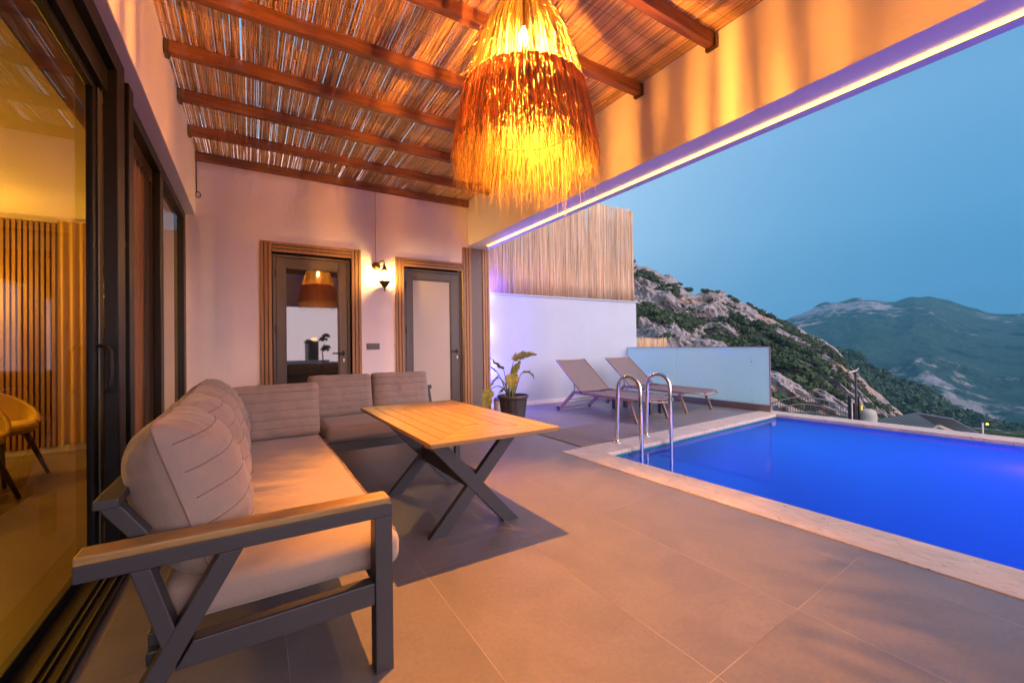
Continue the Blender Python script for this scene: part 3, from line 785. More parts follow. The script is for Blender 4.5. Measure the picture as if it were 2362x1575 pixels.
# ================================================================== SOFAS
def pillow(name, W_, Hh, T, n=56, m=40, pw=4.0, ex=0.42, grooves=(), wr=0.012, seed=0, sag=0.0):
    """a stuffed cushion standing in x(width)-z(height), thickness along y, centred at the origin"""
    us = np.sin(np.linspace(-1, 1, n) * math.pi / 2) * 0.55 + np.linspace(-1, 1, n) * 0.45
    vs = np.sin(np.linspace(-1, 1, m) * math.pi / 2) * 0.55 + np.linspace(-1, 1, m) * 0.45
    U, V = np.meshgrid(us, vs, indexing='ij')
    prof = np.clip((1 - np.abs(U) ** pw) * (1 - np.abs(V) ** pw), 0, 1) ** ex
    # rounded outline
    k = 1 - 0.05 * np.abs(U) ** 6 * np.abs(V) ** 6
    X = W_ / 2 * U * k * (1 - 0.02 * (1 - np.abs(V) ** 2)); Z = Hh / 2 * V * k * (1 - 0.03 * (1 - np.abs(U) ** 2))
    edge = 1 - prof
    wn1 = fbm(U * 3.5 + seed, V * 3 + seed * 2.3, seed, o=4)
    wn2 = fbm(U * 11 + seed, V * 2.2, seed + 5, o=3)
    wn3 = fbm(U * 2.2, V * 12 + seed, seed + 9, o=3)
    Zt = Z + wn1 * 0.006 * (np.abs(V) > 0.0) - sag * (1 - V) * 0
    res = []
    for sgn in (-1, 1):
        h = T / 2 * prof
        h = h + wr * prof * edge * 2.4 * wn2 * (np.abs(V) ** 2) + wr * prof * edge * 2.2 * wn3 * (np.abs(U) ** 2) + 0.010 * wn1 * prof
        if sgn < 0:
            for gv in grooves: h = h - 0.0085 * np.exp(-((V - gv - 0.012 * fbm(U * 1.5 + gv * 9, V * 0, o=2)) / 0.016) ** 2) * (prof > 0.2)
        Y = sgn * h
        res.append(np.stack([X, Y, Zt], -1))
    v = np.concatenate([res[0].reshape(-1, 3), res[1].reshape(-1, 3)])
    f_ = []
    N = n * m
    for i in range(n - 1):
        for j in range(m - 1):
            a = i * m + j; b_ = (i + 1) * m + j
            f_.append((a, b_, b_ + 1, a + 1)); f_.append((N + a, N + a + 1, N + b_ + 1, N + b_))
    # boundary verts coincide (h = 0); path for the piping
    ring = [(i, 0) for i in range(n)] + [(n - 1, j) for j in range(1, m)] + [(i, m - 1) for i in range(n - 2, -1, -1)] + [(0, j) for j in range(m - 2, 0, -1)]
    path = [tuple(res[0][i, j]) for i, j in ring]
    seams = []
    for gv in grooves:
        jv = int(np.argmin(np.abs(vs - gv)))
        seams.append([tuple(res[0][i, jv] + np.array([0, -0.0006, 0])) for i in range(2, n - 2)])
    return v, f_, path + [path[0]], seams

def cushion(label, W_, Hh, T, loc, rx, rz, group, seed, grooves=(-0.62, -0.3, 0.02, 0.36, 0.68), ry=0.0, pw=4.0, ex=0.42, wr=0.012):
    v, f_, path, seams = pillow("c", W_, Hh, T, grooves=grooves, seed=seed, pw=pw, ex=ex, wr=wr)
    mb = MB(); mb.add(v, f_, 0.5)
    for sm_ in seams: mb.tube(sm_, 0.0017, 5, a=0.0)
    o = mb.build("back_cushion", m_fabric, smooth=True)
    o.location = loc; o.rotation_euler = (rx, ry, rz)
    tag(o, label, "cushion", group)
    pp = MB(); pp.tube(path[::2] + [path[-1]], 0.0045, 6, caps=False)
    q = pp.build("piping", m_piping, None, smooth=True); q.parent = o
    return o

SF = empty("corner_sofa", (0.0, 1.46, 0), "long charcoal metal sofa with taupe seat cushion along the glass front", "sofa")
fr = MB()
Y0, Y1 = 1.463, 1.53
fr.box(0.352, 0.410, Y0, Y1, 0.0, 0.5165)                                   # front leg
fr.box(-0.377, 0.410, Y0, Y1, 0.517, 0.560)                                 # arm rail
fr.build("arm_frame", m_metal, SF, bevel=0.003)
fr = MB(); fr.prismy([(-0.245, 0.5165), (-0.185, 0.5165), (-0.150, 0.30), (-0.205, 0.29)], Y0 + 0.002, Y1 - 0.004); fr.prismy([(-0.26, 0.5165), (-0.20, 0.5165), (-0.175, 0.40), (-0.235, 0.40)], Y0 + 0.001, Y1 - 0.003) 
fr = MB(); fr.prismy([(-0.270, 0.5165), (-0.228, 0.5165), (-0.165, 0.300), (-0.200, 0.270)], Y0 + 0.002, Y1 - 0.004)
fr.build("back_post_lower", m_metal, SF, bevel=0.003)
fr = MB(); fr.prismy([(-0.078, 0.5165), (-0.020, 0.5165), (-0.315, 0.0), (-0.375, 0.0)], Y0 + 0.0005, Y1 - 0.001)
fr.build("rear_leg", m_metal, SF, bevel=0.003)
fr = MB(); fr.prismy([(-0.140, 0.292), (0.3515, 0.302), (0.3515, 0.230), (-0.180, 0.224)], Y0 + 0.006, Y1 - 0.01)
fr.build("side_rail", m_metal, SF, bevel=0.003)
fr = MB(); fr.box(-0.376, 0.402, Y0 - 0.004, Y1 + 0.008, 0.5605, 0.584); fr.build("armrest", m_teak_x, SF, bevel=0.006)
fr = MB()
for yy in (1.535, 2.55, 3.60):                                              # back posts above the arm
    fr.prismy([(-0.285, 0.585), (-0.240, 0.585), (-0.300, 0.675), (-0.348, 0.675)] if yy < 1.6 else [(-0.215, 0.235), (-0.165, 0.235), (-0.300, 0.675), (-0.348, 0.675)], yy, yy + 0.05)
fr.box(-0.352, -0.300, 1.515, 3.70, 0.6755, 0.700); fr.box(-0.262, -0.232, 1.535, 3.70, 0.44, 0.475)
fr.build("back_frame", m_metal, SF, bevel=0.003)
fr = MB(); fr.box(-0.25, 0.405, 1.531, 1.56, 0.225, 0.262); fr.box(0.372, 0.410, 1.56, 3.72, 0.235, 0.300); fr.box(-0.25, -0.2, 1.56, 3.72, 0.235, 0.300)
for yy in np.arange(1.75, 3.7, 0.28): fr.box(-0.2, 0.372, yy, yy + 0.05, 0.268, 0.298)
fr.box(0.352, 0.41, 3.66, 3.72, 0, 0.234); fr.box(-0.35, -0.29, 3.66, 3.72, 0, 0.234)
fr.build("seat_frame", m_metal, SF, bevel=0.003)
def slab_cushion(name, x0, x1, y0, y1, z0, z1, parent, seed, r=0.045, bul=0.010):
    """boxy seat cushion with soft edges"""
    cx, cy, cz = (x0 + x1) / 2, (y0 + y1) / 2, (z0 + z1) / 2
    nx_, ny_, nz_ = 34, 60, 10
    def sm(n_): return np.sin(np.linspace(-1, 1, n_) * math.pi / 2) * 0.4 + np.linspace(-1, 1, n_) * 0.6
    V = []; F = []; idx = {}
    ax, ay, az = sm(nx_), sm(ny_), sm(nz_)
    def key(i, j, k):
        if (i, j, k) in idx: return idx[(i, j, k)]
        p = np.array([ax[i] * (x1 - x0) / 2, ay[j] * (y1 - y0) / 2, az[k] * (z1 - z0) / 2])
        h = np.array([(x1 - x0) / 2, (y1 - y0) / 2, (z1 - z0) / 2]) - r
        qn = np.clip(p, -h, h); dlt = p - qn; L = np.linalg.norm(dlt)
        if L > 1e-9: p = qn + dlt / L * r
        s_ = 1 - np.abs([ax[i], ay[j], az[k]]) ** 2
        p = p + np.array([np.sign(p[0]) * (abs(ax[i]) > .99) * bul * s_[1] * s_[2] * 1.6, np.sign(p[1]) * (abs(ay[j]) > .99) * bul * s_[0] * s_[2] * 1.6, np.sign(p[2]) * (abs(az[k]) > .99) * bul * s_[0] * s_[1]])
        idx[(i, j, k)] = len(V); V.append(p + (cx, cy, cz)); return idx[(i, j, k)]
    for i in range(nx_ - 1):
        for j in range(ny_ - 1):
            F.append((key(i, j, nz_ - 1), key(i + 1, j, nz_ - 1), key(i + 1, j + 1, nz_ - 1), key(i, j + 1, nz_ - 1)))
            F.append((key(i, j + 1, 0), key(i + 1, j + 1, 0), key(i + 1, j, 0), key(i, j, 0)))
    for i in range(nx_ - 1):
        for k in range(nz_ - 1):
            F.append((key(i, 0, k), key(i + 1, 0, k), key(i + 1, 0, k + 1), key(i, 0, k + 1)))
            F.append((key(i + 1, ny_ - 1, k), key(i, ny_ - 1, k), key(i, ny_ - 1, k + 1), key(i + 1, ny_ - 1, k + 1)))
    for j in range(ny_ - 1):
        for k in range(nz_ - 1):
            F.append((key(nx_ - 1, j, k), key(nx_ - 1, j + 1, k), key(nx_ - 1, j + 1, k + 1), key(nx_ - 1, j, k + 1)))
            F.append((key(0, j + 1, k), key(0, j, k), key(0, j, k + 1), key(0, j + 1, k + 1)))
    V = np.array(V)
    V[:, 2] += fbm(V[:, 0] * 3 + seed, V[:, 1] * 2.2, seed, o=4) * 0.006 + 0.003 * np.maximum(0, fbm(V[:, 0] * 3, V[:, 1] * 22, seed, o=2)) * (V[:, 2] > cz)
    V[:, 0] += fbm(V[:, 1] * 5, V[:, 2] * 6 + seed, seed, o=3) * 0.004
    V[:, 1] += fbm(V[:, 0] * 5, V[:, 2] * 6 + seed, seed + 3, o=3) * 0.004
    mb = MB(); mb.add(V, F, 0.5)
    return mb.build(name, m_fabric, parent, smooth=True)
slab_cushion("seat_cushion", -0.22, 0.462, 1.545, 3.72, 0.300, 0.425, SF, 3, r=0.038)
pp = MB(); pp.tube([(0.452, 1.58, 0.418), (0.453, 2.6, 0.423), (0.452, 3.68, 0.418)], 0.0035, 6); pp.build("seat_piping", m_piping, SF)

CG = "taupe cushions leaning on the long sofa"
lean = R(17)
for k, (yc, lab) in enumerate(((1.83, "plump taupe back cushion nearest the teak armrest"), (2.36, "taupe back cushion just behind the one nearest the armrest"),
                               (2.87, "taupe back cushion third from the armrest along the glass"), (3.36, "taupe back cushion farthest from the armrest, beside the corner cushion"))):
    # width along y: rotate the x-z cushion by 90 degrees so that its grooved front faces +x
    cushion(lab, 0.55, 0.52, 0.30, (-0.165 - 0.004 * k, yc, 0.635 + 0.004 * k), -lean + R(random.uniform(-1.5, 1.5)), R(90 + random.uniform(-2, 2)), CG, 10 + k, wr=0.024, ex=0.62, pw=3.2)
cushion("upright taupe cushion closing the far end of the long sofa", 0.60, 0.41, 0.17, (0.165, 3.66, 0.622), R(-6), R(1.5), "end cushions", 31, wr=0.010, pw=7, ex=0.36)

S2 = empty("small_sofa", (1.1, 4.1, 0), "shorter charcoal sofa with taupe seat set behind the teak table", "sofa")
slab_cushion("seat_cushion", 0.535, 1.72, 3.815, 4.47, 0.302, 0.432, S2, 8, r=0.042)
fr = MB(); fr.box(0.50, 1.75, 3.80, 3.84, 0.225, 0.300); fr.box(0.50, 1.75, 4.43, 4.47, 0.225, 0.300); fr.box(0.50, 0.54, 3.84, 4.43, 0.225, 0.300); fr.box(1.71, 1.75, 3.84, 4.43, 0.225, 0.300)
fr.build("seat_frame", m_metal, S2, bevel=0.003)
fr = MB(); fr.box(0.50, 1.75, 4.60, 4.64, 0.62, 0.66)
for xx in (0.52, 1.12, 1.71): fr.bar((xx, 4.45, 0.26), (xx, 4.62, 0.64), 0.035, 0.035, up=(1, 0, 0))
fr.build("back_frame", m_metal, S2, bevel=0.003)
for xx, yy in ((0.52, 4.40), (1.69, 3.82), (1.69, 4.40), (0.52, 3.9)):
    MB().box(xx, xx + 0.05, yy, yy + 0.05, 0, 0.224).build("leg", m_metal, S2, bevel=0.003)
cushion("taupe back cushion on the small sofa, left one", 0.60, 0.43, 0.20, (0.765, 4.50, 0.618), R(-12), R(1), "back cushions on the small sofa", 41, pw=7, ex=0.36, wr=0.01)
cushion("taupe back cushion on the small sofa, right one by the frosted door", 0.60, 0.43, 0.20, (1.36, 4.50, 0.618), R(-12), R(-2), "back cushions on the small sofa", 47, pw=7, ex=0.36, wr=0.012)

# ================================================================== TABLE
TB = empty("teak_table", (1.135, 2.73, 0), "rectangular teak slatted table on charcoal X legs", "table")
tp = MB(); tp2 = MB()
tx0, tx1, ty0, ty1, tz0, tz1 = 0.737, 1.520, 1.960, 3.495, 0.597, 0.620
def skew(v):   # the table stands a hair off square
    return v
bw = 0.085; gp_ = 0.0035
# outer frame: long boards and mitred end boards
tp.prism([(tx0, ty0), (tx0 + bw, ty0 + bw), (tx0 + bw, ty1 - bw), (tx0, ty1)], tz0, tz1)
tp.prism([(tx1 - bw, ty0 + bw), (tx1, ty0), (tx1, ty1), (tx1 - bw, ty1 - bw)], tz0, tz1)
tp2.prism([(tx0 + 0.002, ty0), (tx1 - 0.002, ty0), (tx1 - bw - 0.002, ty0 + bw), (tx0 + bw + 0.002, ty0 + bw)], tz0, tz1)
q = tp2.build("end_boards", m_teak_x, TB, bevel=0.003); q.name = "end_board"
tp2 = MB()
tp2.prism([(tx0 + bw + 0.002, ty1 - bw), (tx1 - bw - 0.002, ty1 - bw), (tx1 - 0.002, ty1), (tx0 + 0.002, ty1)], tz0, tz1)
ix0, ix1, iy0, iy1 = tx0 + bw, tx1 - bw, ty0 + bw, ty1 - bw
nb = 7; sw = (ix1 - ix0) / nb
mid = (ix0 + ix1) / 2
for k in range(nb):          # long boards, ending on the 45 degree mitre
    a, b_ = ix0 + k * sw + gp_ / 2 + (gp_ / 2 if k == 0 else 0), ix0 + (k + 1) * sw - gp_ / 2
    def my(x): return min(x - ix0, ix1 - x) * 1.0
    da, db = my(a), my(b_)
    if k == nb // 2:
        tp.prism([(a, iy0 + da + 0.003), ((a + b_) / 2, iy0 + my((a + b_) / 2) + 0.003), (b_, iy0 + db + 0.003), (b_, iy1 - db - 0.003), ((a + b_) / 2, iy1 - my((a + b_) / 2) - 0.003), (a, iy1 - da - 0.003)], tz0 + 0.001, tz1)
    else:
        tp.prism([(a, iy0 + da + 0.003), (b_, iy0 + db + 0.003), (b_, iy1 - db - 0.003), (a, iy1 - da - 0.003)], tz0 + 0.001, tz1)
for sgn in (0, 1):           # short boards inside the end triangles
    for k in range(4):
        d0, d1 = k * sw + gp_ / 2, min((k + 1) * sw - gp_ / 2, (ix1 - ix0) / 2 - 0.004)
        if d1 <= d0: continue
        poly = [(ix0 + d0 + 0.003, iy0 + d0), (ix1 - d0 - 0.003, iy0 + d0), (ix1 - d1 - 0.003, iy0 + d1), (ix0 + d1 + 0.003, iy0 + d1)]
        if sgn: poly = [(x, ty0 + ty1 - y) for x, y in poly][::-1]
        tp2.prism(poly, tz0 + 0.0012, tz1 - 0.0002)
TT = tp.build("tabletop", m_teak_y, TB, bevel=0.003)
q = tp2.build("end_board", m_teak_x, TB, bevel=0.003)
ap = MB(); ap.box(0.80, 1.46, 2.26, 2.32, 0.560, 0.5965); ap.box(0.80, 1.46, 3.11, 3.17, 0.560, 0.5965); ap.box(1.11, 1.16, 2.32, 3.11, 0.565, 0.5965)
ap.build("under_frame", m_metal, TB, bevel=0.002)
for ya in (2.300, 3.145):
    lw = 0.105
    for s1 in (0, 1):
        pts_ = [(1.445, 0.0), (1.445 - lw, 0.0), (0.825, 0.5595), (0.825 + lw, 0.5595)] if s1 else [(0.850, 0.0), (0.850 + lw, 0.0), (1.470, 0.5595), (1.470 - lw, 0.5595)]
        yo = ya + (-0.0045 if s1 else 0.0)
        MB().prismy(pts_, yo, yo + (0.05 if s1 else 0.041)).build("leg", m_metal, TB, bevel=0.002)
MB().box(1.115, 1.180, 2.345, 3.140, 0.235, 0.335).build("stretcher", m_metal, TB, bevel=0.002)

# ================================================================== PRIVACY WALL, REED SCREENS, GLASS
YP = 6.51
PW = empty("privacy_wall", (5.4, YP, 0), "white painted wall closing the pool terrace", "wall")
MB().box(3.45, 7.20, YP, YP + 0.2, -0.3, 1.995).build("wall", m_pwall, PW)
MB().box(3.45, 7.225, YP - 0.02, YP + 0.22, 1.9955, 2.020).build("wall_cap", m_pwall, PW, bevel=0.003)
MB().box(3.45, 6.90, YP - 0.014, YP - 0.0005, 0.0, 0.075).build("skirting", M("skirting_tile", (0.62, 0.60, 0.60), 0.5, var=0.1, vscale=3), PW, bevel=0.002)
def reed_screen(name, x0, x1, y, z0, z1, label, layers=3, slope=0.0, sp=0.0115):
    mb = MB(); 
    for L in range(layers):
        x = x0
        while x < x1:
            r0 = random.uniform(0.0042, 0.0078)
            zt = z1 + slope * (x - x0) + 0.03 * float(fbm([x * 2.0], [L * 9.0], o=3)[0]) + random.uniform(-0.035, 0.02)
            if random.random() < 0.93 or L == layers - 1:
                dx = random.gauss(0, 0.012); ph = random.random() * 30
                zs = np.linspace(z0, zt, 7)
                mb.tube([(x + dx * i / 6 + 0.005 * math.sin(ph + i * 0.9), y + L * 0.014 + 0.004 * math.sin(ph * 2 + i * 1.3), zs[i]) for i in range(7)], [r0 * (1 - 0.05 * i) for i in range(7)], 5)
            x += r0 * 2 * random.uniform(0.92, 1.25)
    return tag(mb.build(name, m_reedf, smooth=True), label, "reed screen", "reed screens")
reed_screen("reed_screen", 3.47, 7.17, YP + 0.02, 2.021, 4.00, "tall pale reed screen standing on the white wall")
reed_screen("reed_screen", 6.3, 8.90, 7.05, 0.3, 1.23, "low reed screen peeking over the frosted glass", 2)

GB = empty("glass_balustrade", (6.92, 5.0, 0), "frosted glass balustrade at the terrace edge", "glass railing")
m_frost = bpy.data.materials.new("frosted_balustrade_glass"); m_frost.use_nodes = True
_n, _l = m_frost.node_tree.nodes, m_frost.node_tree.links
_pb = _n["Principled BSDF"]; _pb.inputs["Base Color"].default_value = (0.52, 0.78, 0.78, 1); _pb.inputs["Roughness"].default_value = 0.12
_tr = _n.new("ShaderNodeBsdfTranslucent"); _tr.inputs[0].default_value = (0.70, 0.92, 0.94, 1)
_mx = _n.new("ShaderNodeMixShader"); _mx.inputs[0].default_value = 0.55
_l.new(_pb.outputs[0], _mx.inputs[1]); _l.new(_tr.outputs[0], _mx.inputs[2]); _l.new(_mx.outputs[0], _n["Material Output"].inputs[0])
for y0, y1 in ((3.575, 5.288), (5.300, 6.505)):
    MB().box(6.915, 6.927, y0, y1, 0.10, 1.015).build("pane", m_frost, GB, bevel=0.001)
MB().box(6.908, 6.934, 3.568, 6.505, 1.0155, 1.024).build("top_profile", M("edge_profile", (0.18, 0.13, 0.12), 0.4), GB)
MB().box(6.912, 6.930, 3.562, 3.574, 0.10, 1.024).build("edge_profile", M("edge_profile_side", (0.20, 0.13, 0.14), 0.4), GB)
MB().box(6.875, 6.965, 3.55, 6.505, 0.001, 0.105).build("base_rail", m_alu, GB, bevel=0.003)
MB().box(6.870, 6.970, 3.52, 3.549, 0.001, 0.112).build("end_cap", m_steel, GB, bevel=0.003)
gd = MB()
for (yy, zz, s1) in ((3.86, 0.83, 0.012), (3.85, 0.78, 0.018), (3.87, 0.72, 0.009), (4.25, 0.62, 0.010), (4.85, 0.47, 0.007), (3.86, 0.34, 0.010), (3.84, 0.26, 0.008), (5.0, 0.8, 0.006), (3.85, 0.14, 0.012)):
    gd.lathe([(0.0, -0.0005), (s1 * 0.6, 0.0)], (6.9145, yy, zz), 7, axis='x')
gd.build("grime_spots", m_grey, GB)

# rubber mat, bin
mt_ = MB(); mt_.prism([(3.003, 3.500), (4.365, 3.600), (4.362, 4.448), (3.003, 4.352)], 0.001, 0.009)
tag(mt_.build("door_mat", m_mat, bevel=0.002), "brown grey rubber mat lying by the pool ladder", "mat")
BN = empty("pedal_bin", (3.53, 6.18, 0), "small pedal bin with dark domed lid beside the pillar", "bin")
MB().lathe([(0.0, 0.0), (0.085, 0.0), (0.088, 0.02), (0.088, 0.185), (0.0, 0.185)], (3.53, 6.18, 0), 24).build("bin_body", M("bin_metal", (0.55, 0.55, 0.60), 0.35, metal=0.4), BN, smooth=False, auto=40)
MB().lathe([(0.094, 0.186), (0.092, 0.20), (0.07, 0.235), (0.03, 0.252), (0.0, 0.255)], (3.53, 6.18, 0), 24).build("lid", m_grey, BN, smooth=True)

# ================================================================== POOL LADDER
LR = empty("pool_ladder", (3.7, 3.3, 0), "polished steel pool ladder with two arched handrails", "pool ladder")
for (x, yb, yi) in ((3.455, 3.425, 3.082), (3.978, 3.468, 3.125)):
    pts = [(x, yb, 0.006)]
    yc = (yb + yi) / 2; hr = 0.60; rr = (yb - yi) / 2
    for k in range(7): pts.append((x, yb - 0.004 * k, 0.006 + (hr - 0.006) * (k + 1) / 7))
    for a in np.linspace(0, math.pi, 15)[1:]: pts.append((x, yc - 0.01 + (rr - 0.014) * math.cos(a), hr + 0.145 * math.sin(a)))
    pts += [(x, yi + 0.003, 0.3), (x, yi, 0.0), (x, yi, -0.5), (x, yi + 0.02, -1.1)]
    MB().tube(pts, 0.0215, 16).build("handrail", m_steel, LR, smooth=True)
    MB().lathe([(0.0, 0.016), (0.024, 0.016), (0.045, 0.008), (0.05, 0.0)], (x, yb, 0.0065), 24).build("flange", m_steel, LR, smooth=True)
for z_ in (-0.30, -0.58, -0.86):
    MB().box(3.47, 3.965, 3.065, 3.145, z_ - 0.012, z_ + 0.012).build("step", m_steel, LR, bevel=0.005)

# ================================================================== SUN LOUNGERS
def lounger():
    """local frame: x across (0..0.68), y from foot (0) to wheels (1.6); z up"""
    t = empty("sun_lounger", (0, 0, 0), "taupe sling sun lounger nearest the ladder, its back raised", "sun lounger", "sun loungers on the pool terrace")
    def P(mb, nm, mt, **k): return mb.build(nm, mt, t, world=False, **k)
    Wd = 0.68; z = 0.315
    f = MB()
    for x in (0.0, Wd):
        f.bar((x, -0.16 if x > 9 else 0.02, z), (x, 1.24, z + 0.02), 0.035, 0.045)
    f.bar((0.0, 1.22, z + 0.01), (Wd, 1.22, z + 0.01), 0.03, 0.03)
    P(f, "frame", m_lounge, bevel=0.003)
    # curved foot hoop
    pts = [(0.0, 0.05, z), (0.02, -0.10, z + 0.01), (0.12, -0.20, z - 0.015), (0.34, -0.235, z - 0.03), (0.56, -0.20, z - 0.015), (0.66, -0.10, z + 0.01), (Wd, 0.05, z)]
    P(MB().tube(pts, 0.013, 8), "foot_hoop", m_lounge, smooth=True)
    # legs
    for x in (0.0, Wd):
        P(MB().bar((x, 0.10, z - 0.02), (x, -0.02, 0.0), 0.022, 0.042, up=(0, 1, 0)), "leg", m_lounge, bevel=0.003)
        P(MB().bar((x, 1.235, z + 0.005), (x, 1.56, 0.045), 0.026, 0.05, up=(0, 1, 0)), "leg", m_lounge, bevel=0.003)
        w_ = MB(); w_.lathe([(0.0, -0.014), (0.030, -0.014), (0.036, -0.008), (0.036, 0.008), (0.030, 0.014), (0.0, 0.014)], (x + (-0.025 if x < 0.1 else 0.025), 1.595, 0.036), 20, axis='x')
        wo_ = P(w_, "wheel", m_black, smooth=False, auto=40)
        hb = MB(); hb.lathe([(0.0, -0.0165), (0.017, -0.0165), (0.017, 0.0165), (0.0, 0.0165)], (x + (-0.025 if x < 0.1 else 0.025), 1.595, 0.036), 14, axis='x').build("hub", m_lounge, wo_, world=False)
    P(MB().bar((0, 1.53, 0.055), (Wd, 1.53, 0.055), 0.06, 0.014), "cross_bar", m_lounge, bevel=0.003)
    P(MB().tube([(0, 1.36, 0.20), (Wd, 1.36, 0.20)], 0.006, 6), "cross_rod", m_black)
    # seat sling
    v = []; fc = []; n1, n2 = 12, 20
    for i in range(n1 + 1):
        for j in range(n2 + 1):
            a = i / n1; b = j / n2
            y = -0.20 + 0.055 * (2 * a - 1) ** 2 * 1.6 + b * (1.08 + 0.20)
            v.append((0.015 + a * (Wd - 0.03), y, z + 0.022 - 0.018 * (1 - (2 * a - 1) ** 2)))
    for i in range(n1):
        for j in range(n2): fc.append((i * (n2 + 1) + j, (i + 1) * (n2 + 1) + j, (i + 1) * (n2 + 1) + j + 1, i * (n2 + 1) + j + 1))
    o = P(MB().add(v, fc), "seat_sling", m_sling, smooth=True); q = o.modifiers.new("s", 'SOLIDIFY'); q.thickness = 0.005
    # backrest, hinged at y = 1.07
    hy, hz = 1.07, z + 0.02; L = 0.80; an = R(38.5)
    dy, dz_ = math.sin(an) * 0 + math.cos(R(40)), 0
    by, bz = hy + 0.60, z + 0.52
    f = MB()
    for x in (0.02, Wd - 0.02): f.bar((x, hy, hz), (x, by, bz), 0.022, 0.028, up=(0, 0, 1))
    f.tube([(0.02, by, bz), (0.34, by - 0.012, bz - 0.012), (Wd - 0.02, by, bz)], 0.009, 8)
    bk = P(f, "backrest", m_lounge, bevel=0.002)
    v = []; fc = []
    for i in range(n1 + 1):
        for j in range(n2 + 1):
            a = i / n1; b = 0.03 + 0.97 * j / n2
            s_ = 0.030 * (1 - (2 * a - 1) ** 2) * (0.3 + 0.7 * math.sin(b * math.pi))
            v.append((0.03 + a * (Wd - 0.06), hy + (by - hy) * b + s_ * 0.6, hz + (bz - hz) * b - s_ * 0.7 + 0.006))
    for i in range(n1):
        for j in range(n2): fc.append((i * (n2 + 1) + j, (i + 1) * (n2 + 1) + j, (i + 1) * (n2 + 1) + j + 1, i * (n2 + 1) + j + 1))
    o = MB().add(v, fc).build("back_sling", m_sling, bk, smooth=True, world=False); q = o.modifiers.new("s", 'SOLIDIFY'); q.thickness = 0.005
    for x in (0.0, Wd):
        P(MB().tube([(x, 1.20, z + 0.02), (x * 0.97 + 0.01, 1.235, z + 0.15)], 0.006, 6), "support_strut", m_black)
        P(MB().box(x - 0.02, x + 0.02, hy - 0.05, hy + 0.02, z + 0.023, z + 0.04), "hinge_plate", m_black, bevel=0.003)
    return t
L1 = lounger(); L1.location = (4.49, 4.10, 0); L1.rotation_euler = (0, 0, R(2.8))
L2 = copy_tree(L1); L2.location = (5.765, 4.25, 0); L2.rotation_euler = (0, 0, R(2.8)); L2["label"] = "taupe sling sun lounger beside the frosted glass balustrade"
ST = empty("side_table", (5.38, 4.87, 0), "low dark grey side table between the two sun loungers", "side table")
MB().box(5.215, 5.56, 4.46, 5.30, 0.275, 0.300).build("table_top", m_metal, ST, bevel=0.003)
for xx, yy in ((5.222, 4.468), (5.492, 4.490), (5.222, 5.225), (5.492, 5.232)):
    MB().box(xx, xx + 0.062, yy, yy + 0.062, 0.0, 0.274).build("leg", m_metal, ST, bevel=0.003)

# ================================================================== POTTED PLANT
pc = (3.30, 5.36)
PT = empty("plant_pot", (pc[0], pc[1], 0), "black ribbed plastic pot holding the leafy plant", "plant pot")
v = []; fc = []; n1 = 96
prof = [(0.0, 0.004), (0.168, 0.004), (0.172, 0.02), (0.205, 0.30), (0.208, 0.318), (0.224, 0.322), (0.232, 0.335), (0.232, 0.358), (0.226, 0.368), (0.212, 0.368), (0.207, 0.35), (0.200, 0.30), (0.0, 0.295)]
for i, (r_, z_) in enumerate(prof):
    for k in range(n1):
        th_ = 2 * math.pi * k / n1
        rb = r_ * (1 - (0.035 if (k % 8) < 3 and 2 <= i <= 3 else 0.0))
        v.append((pc[0] + rb * math.cos(th_), pc[1] + rb * math.sin(th_), z_))
for i in range(len(prof) - 2):
    for k in range(n1): fc.append((i * n1 + k, i * n1 + (k + 1) % n1, (i + 1) * n1 + (k + 1) % n1, (i + 1) * n1 + k))
MB().add(v, fc).build("pot_shell", m_pot, PT, auto=35)
MB().lathe([(0.198, 0.0), (0.1, 0.012), (0.0, 0.02)], (pc[0], pc[1], 0.315), 24).build("soil", m_soil, PT, smooth=True)
PL = empty("leafy_plant", (pc[0], pc[1], 0.33), "broad leaved green plant with torn drooping leaves in black pot", "plant")
